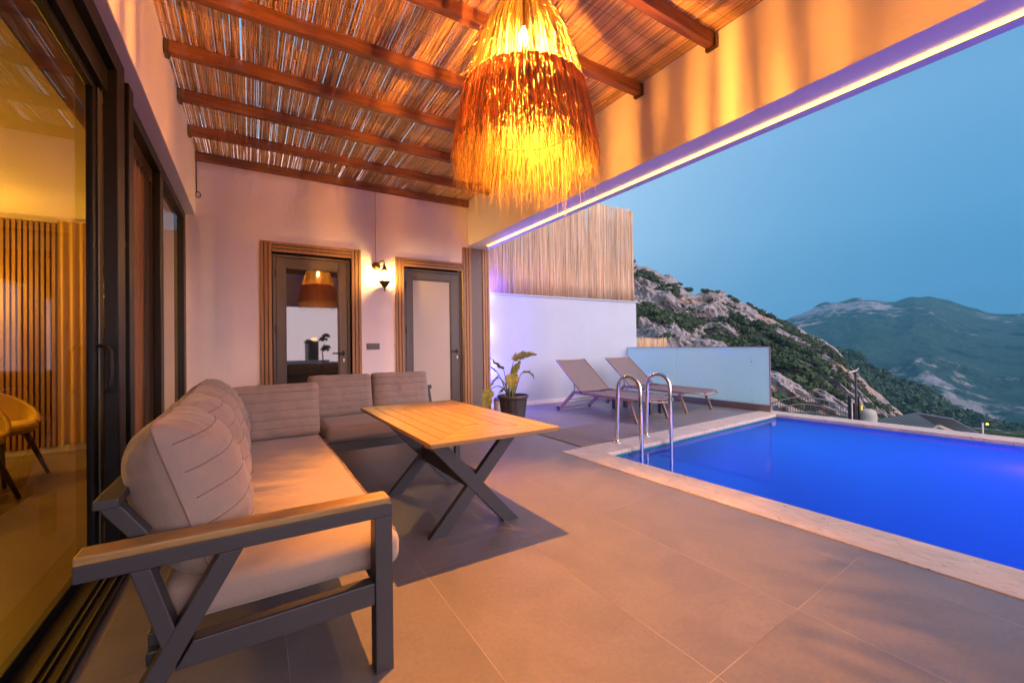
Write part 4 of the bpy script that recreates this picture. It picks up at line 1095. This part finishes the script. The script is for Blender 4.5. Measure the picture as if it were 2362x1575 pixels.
# screen-parallel axes at the plant, used only as a convenient frame for leaf shapes
ax_r = np.array([0.852, -0.524, 0.0]); ax_f = np.array([0.524, 0.852, 0.0])
def wp(r_, f_, z_): return np.array([pc[0], pc[1], 0.0]) + ax_r * r_ + ax_f * f_ + np.array([0, 0, z_])
def bez(P_, n_):
    t = np.linspace(0, 1, n_)[:, None]; P_ = [np.array(p) for p in P_]
    return (1 - t) ** 3 * P_[0] + 3 * (1 - t) ** 2 * t * P_[1] + 3 * (1 - t) * t ** 2 * P_[2] + t ** 3 * P_[3]
def leaf(stem, blade, wid, side, mat, fold=0.25, tear=0.0, seed=0):
    sp2 = bez([wp(*p) for p in stem], 12)
    MB().tube([tuple(p) for p in sp2], [0.011 - 0.006 * i / 11 for i in range(12)], 7).build("stem", m_stem, PL, smooth=True)
    n_ = 26; m_ = 5
    bp = bez([wp(*p) for p in blade], n_)
    sd3 = np.array(ax_r * side[0] + ax_f * side[1] + np.array([0, 0, side[2]]), float)
    v = []; fc = []
    rs = np.random.default_rng(seed)
    for i in range(n_):
        t = i / (n_ - 1)
        tg = bp[min(i + 1, n_ - 1)] - bp[max(i - 1, 0)]; tg /= np.linalg.norm(tg)
        s3 = sd3 - tg * sd3.dot(tg); s3 /= np.linalg.norm(s3); nr = np.cross(tg, s3)
        w_ = wid * (math.sin(math.pi * min(t * 0.93 + 0.07, 1.0) ** 0.75) ** 0.75)
        jg = 1 + tear * rs.uniform(-1, 0.4)
        for j in range(-m_, m_ + 1):
            q_ = j / m_
            jj = jg if abs(q_) > 0.7 else 1
            ww = w_ * q_ * jj
            v.append(bp[i] + s3 * ww + nr * (abs(q_) * w_ * fold + 0.010 * math.sin(t * 22 + q_ * 3) * abs(q_)))
    K = 2 * m_ + 1
    for i in range(n_ - 1):
        for j in range(K - 1):
            if tear and rs.random() < tear * 0.55 and (j < 2 or j > K - 4) and i > 3: continue
            fc.append((i * K + j, (i + 1) * K + j, (i + 1) * K + j + 1, i * K + j + 1))
    lf = MB().add(v, fc).build("leaf", mat, PL, smooth=True)
    MB().tube([tuple(p - np.array([0, 0, 0.002])) for p in bp], [0.005 - 0.004 * i / (n_ - 1) for i in range(n_)], 5).build("midrib", m_stem, lf, world=False)
    mr2 = lf.children[0].data
    for vv in mr2.vertices: vv.co -= Vector(PL.location)
# px -> (r, z): 7.84 px per source px in the crop; 1 source px = 0.00638 m here
def pz(cx, cy, f_=0.0): return ((cx - 705) / 7.84 * 0.00636, f_, 0.36 + (985 - cy) / 7.84 * 0.00636)
leaf([pz(640, 985), pz(640, 800), pz(650, 620), pz(725, 370)], [pz(720, 350), pz(820, 270, -0.03), pz(1000, 230, -0.05), pz(1150, 250, -0.06)], 0.085, (0.1, 0.6, -0.75), m_leafy, 0.2, 0.35, 1)
leaf([pz(600, 985), pz(590, 800), pz(570, 620), pz(540, 510)], [pz(545, 500), pz(430, 420), pz(330, 330), pz(262, 225)], 0.058, (0.5, 0.3, -0.6), m_leaf, 0.15, 0.0, 2)
leaf([pz(700, 985), pz(690, 850), pz(680, 700), pz(690, 620)], [pz(700, 600, -.04), pz(730, 500, -.05), pz(800, 420, -.04), pz(850, 350, -.02)], 0.070, (0.8, -0.5, 0.2), m_leaf, 0.15, 0.05, 3)
leaf([pz(720, 985), pz(780, 850), pz(800, 700), pz(860, 590)], [pz(860, 590), pz(950, 545), pz(1060, 570, -.02), pz(1090, 700, -.03)], 0.050, (-0.2, 0.8, -0.2), m_leaf, 0.3, 0.3, 4)
leaf([pz(660, 985), pz(640, 850), pz(600, 750), pz(660, 640)], [pz(690, 590, -.05), pz(690, 640, -.14), pz(690, 780, -.17), pz(715, 900, -.14)], 0.105, (1.0, -0.1, 0.05), m_leafy, 0.16, 0.18, 5)
leaf([pz(590, 985), pz(560, 820), pz(480, 640), pz(420, 560)], [pz(420, 560, .05), pz(370, 500, .05), pz(320, 470, .05), pz(262, 455, .06)], 0.035, (0.2, 0.9, 0.2), m_leaf, 0.2, 0.0, 6)
leaf([pz(600, 985), pz(600, 800), pz(540, 700), pz(440, 660)], [pz(440, 660), pz(400, 640), pz(330, 700), pz(285, 850)], 0.060, (0.6, 0.5, 0.5), m_leaf, 0.25, 0.15, 7)
leaf([pz(620, 985), pz(560, 800, -.05), pz(400, 760, -.08), pz(300, 870, -.1)], [pz(300, 870, -.1), pz(250, 950, -.13), pz(220, 1080, -.14), pz(215, 1250, -.12)], 0.095, (1.0, 0.0, 0.1), m_leafy, 0.12, 0.25, 8)
leaf([pz(620, 985), pz(580, 900), pz(540, 870), pz(520, 880)], [pz(530, 880), pz(500, 880), pz(470, 910), pz(440, 950)], 0.04, (0.3, 0.6, 0.6), m_leaf, 0.2, 0.1, 9)
cn = MB()
for k in range(5): cn.tube([tuple(wp(0.03 * math.cos(k * 1.3) - 0.03, 0.03 * math.sin(k * 1.3), 0.32)), tuple(wp(0.045 * math.cos(k * 1.3) - 0.03, 0.045 * math.sin(k * 1.3), 0.47))], [0.02, 0.012], 8)
cn.build("stalk_bases", m_stem, PL, smooth=True)
# blue wall light on the pillar's hidden flank
BL = empty("blue_wall_light", (3.47, 6.42, 0), "slim blue light strip fixed to the pillar's pool side", "light strip")
MB().box(3.4265, 3.436, 6.40, 6.43, 0.6, 2.35).build("strip", emit("blue_strip", (0.10, 0.04, 1.0), 34.0), BL)
for z_ in (0.7, 1.35, 2.0): lamp("blue_light", 'POINT', (3.465, 6.395, z_), 18, (0.06, 0.06, 1.0), 0.02, BL)

# ================================================================== LANDSCAPE
def rock_material(name, scale, veg, rock, rock2, ochre=(0.34, 0.24, 0.17), thr=0.5, soft=0.05, namp=0.55):
    m = bpy.data.materials.new(name); m.use_nodes = True
    n, l = m.node_tree.nodes, m.node_tree.links
    b = n["Principled BSDF"]; b.inputs["Roughness"].default_value = 0.95; b.inputs["Specular IOR Level"].default_value = 0.1
    at = n.new("ShaderNodeAttribute"); at.attribute_name = "rnd"
    t = n.new("ShaderNodeTexCoord")
    def nz(sc, det=6, dist=0.0, st=(1, 1, 1)):
        mp = n.new("ShaderNodeMapping"); mp.inputs["Scale"].default_value = st; l.new(t.outputs["Object"], mp.inputs[0])
        k = n.new("ShaderNodeTexNoise"); k.inputs["Scale"].default_value = sc; k.inputs["Detail"].default_value = det; k.inputs["Distortion"].default_value = dist
        k.inputs["Roughness"].default_value = 0.65
        l.new(mp.outputs[0], k.inputs[0]); return k.outputs[0]
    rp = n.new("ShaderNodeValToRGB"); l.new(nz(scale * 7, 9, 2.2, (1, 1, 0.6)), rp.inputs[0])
    rp.color_ramp.elements[0].position = 0.40; rp.color_ramp.elements[0].color = (*rock2, 1)  # darker stained rock; also puts the shade of crevices into the colour
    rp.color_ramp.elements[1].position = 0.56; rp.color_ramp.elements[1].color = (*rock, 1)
    och = n.new("ShaderNodeValToRGB"); l.new(nz(scale * 0.9, 3), och.inputs[0]); och.color_ramp.elements[0].position = 0.56; och.color_ramp.elements[1].position = 0.68
    m0 = n.new("ShaderNodeMix"); m0.data_type = 'RGBA'; l.new(och.outputs[0], m0.inputs[0]); l.new(rp.outputs[0], m0.inputs[6]); m0.inputs[7].default_value = (*ochre, 1)
    ad = n.new("ShaderNodeMath"); ad.operation = 'MULTIPLY_ADD'; l.new(nz(scale * 6, 6), ad.inputs[0]); ad.inputs[1].default_value = namp; l.new(at.outputs["Fac"], ad.inputs[2])
    mr_ = n.new("ShaderNodeMapRange"); mr_.inputs[1].default_value = thr + namp * 0.49 - soft; mr_.inputs[2].default_value = thr + namp * 0.49 + soft; l.new(ad.outputs[0], mr_.inputs[0])
    vg = n.new("ShaderNodeValToRGB"); l.new(nz(scale * 12, 4), vg.inputs[0])
    vg.color_ramp.elements[0].position = 0.35; vg.color_ramp.elements[0].color = tuple(k * 0.45 for k in veg) + (1,)
    vg.color_ramp.elements[1].position = 0.65; vg.color_ramp.elements[1].color = (*veg, 1)
    m1 = n.new("ShaderNodeMix"); m1.data_type = 'RGBA'; l.new(mr_.outputs[0], m1.inputs[0]); l.new(vg.outputs[0], m1.inputs[6]); l.new(m0.outputs[2], m1.inputs[7])
    l.new(m1.outputs[2], b.inputs["Base Color"])
    bp = n.new("ShaderNodeBump"); bp.inputs["Strength"].default_value = 1.0; bp.inputs["Distance"].default_value = 0.06 / scale
    l.new(nz(scale * 9, 8, 0.8), bp.inputs["Height"]); l.new(bp.outputs[0], b.inputs["Normal"])
    return m

def hill(name, prof, r0, z0, r1, az0, az1, naz, nr, amp, fs, mat, label, rockbias, back=1.25, jag=1.0, expo=1.0, aniso=1.0):
    """prof: list of (azimuth deg, elevation deg) of the ridge seen from the terrace, at distance r1"""
    az = np.radians(np.linspace(az0, az1, naz)); tt = np.linspace(0, back, nr)
    el = np.radians(np.interp(np.degrees(az), [p[0] for p in prof], [p[1] for p in prof]))
    A, T = np.meshgrid(az, tt, indexing='ij'); E = el[:, None] + 0 * T
    rr = r0 + (r1 - r0) * np.minimum(T, 1) + (T > 1) * (T - 1) * (r1 - r0)
    zr = 1.09 + r1 * np.tan(E)
    zz = z0 + (zr - z0) * np.minimum(T, 1) ** expo
    zz = np.where(T > 1, zr - (T - 1) * (r1 - r0) * 0.9, zz)
    X = rr * np.sin(A); Y = rr * np.cos(A)
    wx = X * fs + 1.2 * fbm(X * fs * 0.6, Y * fs * 0.6, zz * fs * 0.6, o=3); wy = Y * fs + 1.2 * fbm(X * fs * 0.6 + 40, Y * fs * 0.6, zz * fs * 0.6, o=3)
    nA = fbm(wx, wy, zz * fs * aniso, o=6, ridged=True)
    nB = fbm(X * fs * 3 + 9, Y * fs * 3, zz * fs * 3, o=4)
    nM = fbm(wx * 2.6 + 3, wy * 2.6, zz * fs * 2.6, o=6)
    mask = np.clip(0.5 + 0.55 * (0.55 * nA + 1.1 * nM + rockbias(np.degrees(A), T)) , 0, 1)
    fade = np.clip(np.abs(T - 1) * 4, 0.25, 1) * np.clip(T * 6, 0, 1)
    disp = amp * (nA * 0.8 + nB * 0.35 * jag) * fade
    X = X - np.sin(A) * disp * 0.9; Y = Y - np.cos(A) * disp * 0.9; zz = zz + disp * 0.35 + (np.abs(T - 1) < 0.03) * amp * 0.16 * vnoise(X * fs * 8, Y * fs * 8)
    v = np.stack([X, Y, zz], -1).reshape(-1, 3)
    fc = [(i * nr + j, (i + 1) * nr + j, (i + 1) * nr + j + 1, i * nr + j + 1) for i in range(naz - 1) for j in range(nr - 1)]
    mb = MB(); mb.add(v, fc); mb.a[-1] = mask.reshape(-1)
    o = mb.build(name, mat, smooth=False, auto=50)
    tag(o, label, kind="structure")
    return v.reshape(naz, nr, 3), mask

P1 = [(20, 22), (35, 15.5), (41, 13.0), (47.8, 9.95), (48.9, 9.5), (50, 9.0), (52, 8.3), (53.8, 6.6), (55.0, 6.2), (55.9, 6.3), (56.8, 6.45), (57.5, 6.3), (59.2, 5.1), (61, 4.05), (62.8, 3.1), (63.9, 2.4), (65.6, 1.15), (67.2, 0.1),
      (68.7, -0.95), (69.8, -2.4), (70.6, -3.4), (71.5, -4.9), (72.9, -6.3), (74.3, -7.9), (76, -9.2), (80, -11)]
def rb1(a, t): return 0.06 + 0.35 * np.clip((a - 66) / 8, 0, 1) + 0.30 * np.exp(-((a - 57.5) / 3.0) ** 2) * (t > 0.62) + 0.25 * (t > 0.93)
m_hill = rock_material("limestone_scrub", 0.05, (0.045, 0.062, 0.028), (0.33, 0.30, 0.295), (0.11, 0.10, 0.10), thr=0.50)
hv, hm = hill("rocky_hillside", P1, 62, -16, 225, 34, 80, 520, 260, 9.0, 0.042, m_hill, "rocky limestone hillside with dark scrub", rb1, jag=2.6, expo=0.92)
PM = [(60, -0.6), (66, -0.8), (70.5, -1.75), (71.4, -2.9), (72.6, -3.6), (74.0, -4.2), (75.1, -4.5), (75.9, -5.15), (77.0, -6.3), (77.9, -7.1), (79.3, -7.3), (80.3, -7.85), (82, -8.0), (90, -9)]
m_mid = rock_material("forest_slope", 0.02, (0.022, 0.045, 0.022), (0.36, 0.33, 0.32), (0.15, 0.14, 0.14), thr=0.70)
mv, mm = hill("forest_slope", PM, 230, -60, 560, 62, 90, 220, 90, 10.0, 0.012, m_mid, "dark wooded slope below the far mountain", lambda a, t: -0.55 + 0.5 * np.exp(-((a - 75.4) / 0.9) ** 2) * (t > 0.80), jag=1.0)
PF = [(50, 1.0), (60, 1.6), (64.3, 2.55), (65.0, 2.95), (66.3, 3.4), (67.9, 3.9), (68.7, 4.15), (70.0, 4.2), (71.0, 4.4), (71.9, 4.35), (72.8, 4.1), (73.6, 3.9), (74.3, 4.05), (75.0, 4.15), (76.2, 4.0), (77.0, 3.6), (77.8, 3.2), (78.7, 2.75),
      (79.5, 2.45), (80.3, 2.2), (81.6, 2.05), (84, 2.2), (92, 4)]
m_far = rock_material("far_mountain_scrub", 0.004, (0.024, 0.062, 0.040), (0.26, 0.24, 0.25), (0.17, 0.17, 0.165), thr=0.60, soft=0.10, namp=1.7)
fv, fm_ = hill("far_mountain", PF, 900, -240, 2400, 48, 95, 420, 150, 90.0, 0.0022, m_far, "broad far mountain ridge under the sky", lambda a, t: -0.40 - 0.35 * (t < 0.7) + 0.40 * (t > 0.75) * np.clip((74 - a) / 8, -0.3, 1), jag=0.8, expo=0.8)
# near ground below the terrace and the small rocky mound at the right
PR = [(60, -11.5), (74, -11), (78.0, -9.9), (79.0, -9.0), (80.0, -8.75), (80.9, -8.9), (81.8, -9.3), (84, -9.2), (95, -9.5)]
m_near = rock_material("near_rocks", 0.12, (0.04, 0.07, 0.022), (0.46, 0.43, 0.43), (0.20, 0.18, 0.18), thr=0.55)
nv, nm_ = hill("rocky_mound", PR, 34, -8.6, 66, 58, 92, 170, 60, 1.1, 0.14, m_near, "pale rocks and low scrub beyond the neighbouring roof", lambda a, t: -0.1 + 0 * a, jag=1.4)
gd_ = MB(); ng = 60
xs = np.linspace(7.2, 60, ng); 
gx, gy = np.meshgrid(np.linspace(7.4, 80, 70), np.linspace(-60, 90, 90), indexing='ij')
dist = np.hypot(gx, gy)
gz = -2.6 - 0.105 * np.maximum(dist - 15, 0) + 0.35 * fbm(gx * 0.15, gy * 0.15, o=4) - 0.6
vv_ = np.stack([gx, gy, gz], -1).reshape(-1, 3)
ff_ = [(i * 90 + j, (i + 1) * 90 + j, (i + 1) * 90 + j + 1, i * 90 + j + 1) for i in range(69) for j in range(89)]
gm = MB(); gm.add(vv_, ff_); gm.a[-1] = np.clip(0.42 + 0.3 * fbm(gx * 0.3, gy * 0.3, o=3), 0, 1).reshape(-1)
tag(gm.build("ground", m_near, smooth=True), kind="structure", label="stony ground falling away below the terrace")
gs = MB(); gs.prism([(-9000, -9000), (9000, -9000), (9000, 9000), (-9000, 9000)], -262, -260)
tag(gs.build("valley_floor", m_far), kind="structure", label="valley floor far below")

# scrub on the hillsides: leafy clumps
def clump(mb, c, s, n_, rs):
    # a bush as a cloud of small leaf-spray triangles around an irregular blob
    u = rs.normal(size=(n_, 3)); u /= np.linalg.norm(u, axis=1)[:, None]; u[:, 2] = np.abs(u[:, 2]) * 0.85
    rad = s * (0.55 + 0.45 * rs.random(n_))
    p = c + u * rad[:, None] * np.array([1, 1, 0.85])
    a = rs.normal(size=(n_, 3)); a /= np.linalg.norm(a, axis=1)[:, None]
    b = np.cross(u, a); b /= np.linalg.norm(b, axis=1)[:, None] + 1e-9
    a2 = np.cross(b, u)
    k = s * 0.30 * (0.7 + 0.6 * rs.random(n_))[:, None]
    v = np.stack([p - a2 * k, p + a2 * k * 0.5 + b * k * 0.9, p + a2 * k * 0.5 - b * k * 0.9 + u * k * 0.4], 1).reshape(-1, 3)
    return v
def scrub(name, V, Mk, count, s0, s1, ntri, mat, label, thr, seed, tmax, imin=0, offs=0.3):
    rs = np.random.default_rng(seed); nA_, nT_ = Mk.shape
    allv = []; alla = []
    tries = 0; got = 0
    while got < count and tries < count * 12:
        tries += 1
        i = rs.integers(imin, nA_); j = rs.integers(1, int(nT_ * tmax))
        if Mk[i, j] + 0.25 * (rs.random() - 0.5) > thr: continue
        s = s0 + (s1 - s0) * rs.random() ** 2
        c_ = V[i, j] + np.array([0, 0, s * offs])
        vv = clump(None, c_, s, ntri, rs); allv.append(vv); alla.append(np.full(len(vv), rs.random())); got += 1
    v = np.concatenate(allv); n_ = len(v)
    me = bpy.data.meshes.new(name)
    me.vertices.add(n_); me.vertices.foreach_set("co", v.reshape(-1))
    me.loops.add(n_); me.loops.foreach_set("vertex_index", np.arange(n_, dtype=np.int32))
    me.polygons.add(n_ // 3); me.polygons.foreach_set("loop_start", np.arange(0, n_, 3, dtype=np.int32)); me.polygons.foreach_set("loop_total", np.full(n_ // 3, 3, dtype=np.int32))
    at = me.attributes.new("rnd", 'FLOAT', 'POINT'); at.data.foreach_set("value", np.concatenate(alla).astype(np.float32))
    me.update(calc_edges=True); me.validate()
    me.materials.append(mat)
    o = bpy.data.objects.new(name, me); COL.objects.link(o)
    return tag(o, label, "scrub", kind="stuff")
m_bush = M("maquis_leaves", (0.050, 0.078, 0.036), 0.8, rnd=0.55, trans=0.2, spec=0.2)
m_bushd = M("forest_leaves", (0.032, 0.060, 0.030), 0.8, rnd=0.5, trans=0.2, spec=0.2)
m_hilltree = M("pine_leaves", (0.04, 0.075, 0.03), 0.8, rnd=0.3, spec=0.2)
scrub("hillside_scrub", hv, hm, 12000, 0.4, 1.9, 24, m_bush, "dark green scrub scattered over the rocky hillside", 0.50, 3, 0.80)
scrub("forest", mv, mm, 3600, 3.0, 8.0, 26, m_bushd, "dark forest covering the lower slope", 0.62, 4, 0.82)
scrub("mound_scrub", nv, nm_, 500, 0.25, 0.8, 60, m_bush, "low scrub on the rocky mound at the right", 0.45, 5, 0.82)
# single trees standing on the ridge line
rt = np.random.default_rng(12)
for (az_, el_, s_, lab) in ((54.15, 6.55, 3.0, "round pine tree standing alone on the ridge against the sky"), (56.2, 6.35, 2.4, "dark pine beside the bare rocky summit"), (53.1, 7.3, 2.2, "small tree on the ridge left of the lone pine"),
                            (61.3, 3.9, 2.2, "dark shrub tree on the descending ridge right of the rocky summit")):
    a = R(az_); r_ = 223; base = np.array([r_ * math.sin(a), r_ * math.cos(a), 1.09 + r_ * math.tan(R(el_)) - s_ * 0.9])
    t = empty("pine_tree", tuple(base), lab, "tree", "trees on the ridge")
    MB().tube([tuple(base - np.array([0, 0, 1])), tuple(base + np.array([0.1, 0, s_ * 0.5])), tuple(base + np.array([0.2, 0, s_ * 1.0]))], [0.28, 0.2, 0.08], 6).build("trunk", m_darkwood, t)
    vv = np.concatenate([clump(None, base + np.array([rt.normal() * s_ * 0.3, rt.normal() * s_ * 0.3, s_ * (0.75 + 0.3 * rt.random())]), s_ * 0.5, 90, rt) for _ in range(6)])
    MB().add(vv, [(i, i + 1, i + 2) for i in range(0, len(vv), 3)]).build("crown", m_hilltree, t)

# ---------------- neighbouring roof, gate, posts, street lamps
NR = empty("neighbour_house", (40, 10.5, -8), "dark metal roofed house below the pool edge", "house")
m_roof = M("dark_metal_roof", (0.028, 0.055, 0.075), 0.8, var=0.1, vscale=2)
m_roof2 = M("grey_metal_roof", (0.07, 0.09, 0.11), 0.8, var=0.1, vscale=2)
P1_, P2_, P3_, P0_ = Vector((33.94, 11.25, -4.0)), Vector((40.0, 10.70, -4.0)), Vector((41.37, 10.02, -4.9)), Vector((35.5, 9.2, -5.9))
def quad_slab(mb, a, b, c_, d_, th_=0.12):
    nrm = (b - a).cross(d_ - a).normalized()
    if nrm.z < 0: nrm = -nrm
    top = [a, b, c_, d_]; bot = [p - nrm * th_ for p in top]
    mb.add([tuple(p) for p in top + bot], [(0, 1, 2, 3), (7, 6, 5, 4), (0, 4, 5, 1), (1, 5, 6, 2), (2, 6, 7, 3), (3, 7, 4, 0)])
rf = MB(); quad_slab(rf, P1_, P2_, P3_, Vector((36.2, 9.9, -5.6))); ro = rf.build("roof", m_roof, NR)
rf = MB()
for k in range(1, 12):
    a = P1_.lerp(P2_, k / 12); b = Vector((36.2, 9.9, -5.6)).lerp(P3_, k / 12)
    rf.bar(tuple(a + Vector((0, 0, 0.03))), tuple(b + Vector((0, 0, 0.03))), 0.05, 0.08)
q = rf.build("standing_seams", m_roof, NR)
rf = MB(); quad_slab(rf, P2_, Vector((41.5, 9.3, -4.35)), Vector((44.2, 8.0, -5.9)), P3_); rf.build("roof_side", m_roof2, NR)
gf = MB(); gf.bar((40.9, 10.55, -5.35), (41.1, 9.85, -4.93), 0.12, 0.16); gf.bar((41.1, 9.85, -4.93), (42.0, 8.35, -5.75), 0.12, 0.16); gf.build("gable_fascia", M("cream_fascia", (0.62, 0.52, 0.42), 0.7), NR)
gf = MB(); gf.prism([(36.5, 9.0), (43.5, 7.4), (45.0, 9.2), (38.5, 11.2)], -9.5, -5.95); gf.build("walls", m_wall, NR)
GT = empty("arched_gate", (15.6, 6.9, -2.5), "arched black iron gate beyond the pool edge", "gate")
def arcpt(t, dz=0.0): return (14.4 + 2.35 * t, 7.60 - 1.42 * t, -0.98 + 0.30 * math.sin(math.pi * min(1, t * 1.05 + 0.0)) - 0.10 * t - dz)
g1 = MB(); g1.tube([arcpt(t) for t in np.linspace(-0.25, 1, 22)], 0.022, 6); g1.tube([arcpt(t, 0.24) for t in np.linspace(-0.25, 1, 22)], 0.018, 6)
g1.build("top_rails", m_metal, GT)
g1 = MB()
for t in np.linspace(0.0, 1, 34): 
    x, y, z = arcpt(t); g1.tube([(x, y, z), (x, y, -2.9)], 0.008, 4)
g1.build("bars", m_metal, GT)
GP = empty("gate_post", (16.95, 6.1, -3), "black steel gate posts with yellow box beside the concrete pillar", "gate post")
g1 = MB(); g1.box(16.72, 16.80, 6.10, 6.18, -3, -0.72); g1.box(16.86, 16.92, 6.03, 6.09, -3, -0.95); g1.box(17.08, 17.13, 6.00, 6.05, -3, -0.75); g1.build("post", m_black, GP)
g1 = MB(); g1.box(16.955, 17.07, 5.90, 5.93, -1.17, -1.02); g1.build("yellow_box", M("yellow_sign_box", (0.75, 0.65, 0.05), 0.5), GP)
MB().box(16.79, 16.82, 6.09, 6.11, -1.5, -0.9).build("reflector_strip", m_wall, GP)
CPp = MB(); CPp.lathe([(0.24, -2.0), (0.24, 0.0), (0.21, 0.10), (0.12, 0.16), (0.0, 0.17)], (17.33, 5.86, -1.32), 20)
tag(CPp.build("concrete_pillar", M("pale_concrete", (0.36, 0.36, 0.31), 0.9, var=0.2, vscale=3, bump=0.3, bscale=20), auto=40), "pale round topped concrete pillar beside the gate", "pillar")
SL = empty("street_lamp", (17.0, 6.02, -3), "dark street lamp post with flat white head behind the gate", "street lamp")
MB().tube([(17.0, 6.05, -3), (17.0, 6.05, 0.10)], 0.035, 8).build("pole", m_black, SL, smooth=True)
g1 = MB(); g1.bar((16.75, 6.15, 0.06), (17.02, 6.04, 0.115), 0.06, 0.03); g1.bar((17.02, 6.04, 0.11), (17.12, 6.00, 0.19), 0.02, 0.02); g1.build("lamp_head", m_conduit, SL)
SL = empty("street_lamp", (58.5, 11.05, -9), "distant street lamp with a small orange light", "street lamp")
MB().tube([(58.5, 11.05, -10.5), (58.5, 11.05, -6.75)], 0.06, 8).build("pole", m_conduit, SL, smooth=True)
MB().lathe([(0.0, -0.10), (0.08, -0.06), (0.10, 0.0), (0.06, 0.06), (0, 0.08)], (58.75, 10.8, -6.85), 10).build("lamp_head", emit("orange_lamp", (1.0, 0.35, 0.02), 4.0), SL, smooth=True)
# things mirrored in the door glass: planter shrub, low parapet wall and a house with a lit window
PP = tag(MB().box(-3.0, 3.2, -9.2, -9.0, -0.5, 0.55).build("garden_wall", m_wall), "low white garden wall behind the camera", "wall")
BG = empty("distant_house", (3.2, -60, 0), "plain house with one lit window seen only in the door glass", "house")
MB().prism([(7.3, -61), (8.64, -61), (8.64, -56), (7.3, -56)], -4, 2.18).build("walls", m_panel, BG)
MB().box(7.65, 8.40, -55.99, -55.95, 2.28, 2.68).build("window", emit("lit_window", (1.0, 0.6, 0.25), 4.0), BG)
PB = empty("potted_shrub", (2.75, -7.6, 0), "potted shrub mirrored in the door glass", "shrub")
MB().lathe([(0, 0), (0.28, 0), (0.33, 0.4), (0.0, 0.4)], (2.75, -7.6, 0), 16).build("pot", m_pot, PB)
MB().tube([(2.75, -7.6, 0.38), (2.70, -7.6, 0.9), (2.78, -7.55, 1.30)], [0.03, 0.025, 0.015], 6).build("trunk", m_darkwood, PB)
vv = np.concatenate([clump(None, np.array([2.75 + rt.normal() * 0.2, -7.6 + rt.normal() * 0.2, zc]), 0.2, 60, rt) for zc in (1.0, 1.1, 1.35, 1.45, 1.6)])
MB().add(vv, [(i, i + 1, i + 2) for i in range(0, len(vv), 3)]).build("crown", m_hilltree, PB)
gfl = MB(); gfl.prism([(-20, -60), (2.7, -60), (2.7, -4.02), (-20, -4.02)], -0.6, -0.01)
tag(gfl.build("garden_ground", m_near), kind="structure", label="garden ground behind the camera")

# ================================================================== HAZE
HZ = MB(); HZ.box(-2600, 2750, -2600, 2750, -263.5, 262)
hm_ = bpy.data.materials.new("evening_haze"); hm_.use_nodes = True
hn, hl = hm_.node_tree.nodes, hm_.node_tree.links; hn.clear()
ho = hn.new("ShaderNodeOutputMaterial"); hp = hn.new("ShaderNodeVolumePrincipled")
hp.inputs["Color"].default_value = (0.18, 0.60, 0.90, 1); hp.inputs["Density"].default_value = 0.00015
hl.new(hp.outputs[0], ho.inputs["Volume"])
USE_HAZE = True
if USE_HAZE: tag(HZ.build("haze", hm_), kind="stuff", label="thin blue evening haze over the valley")
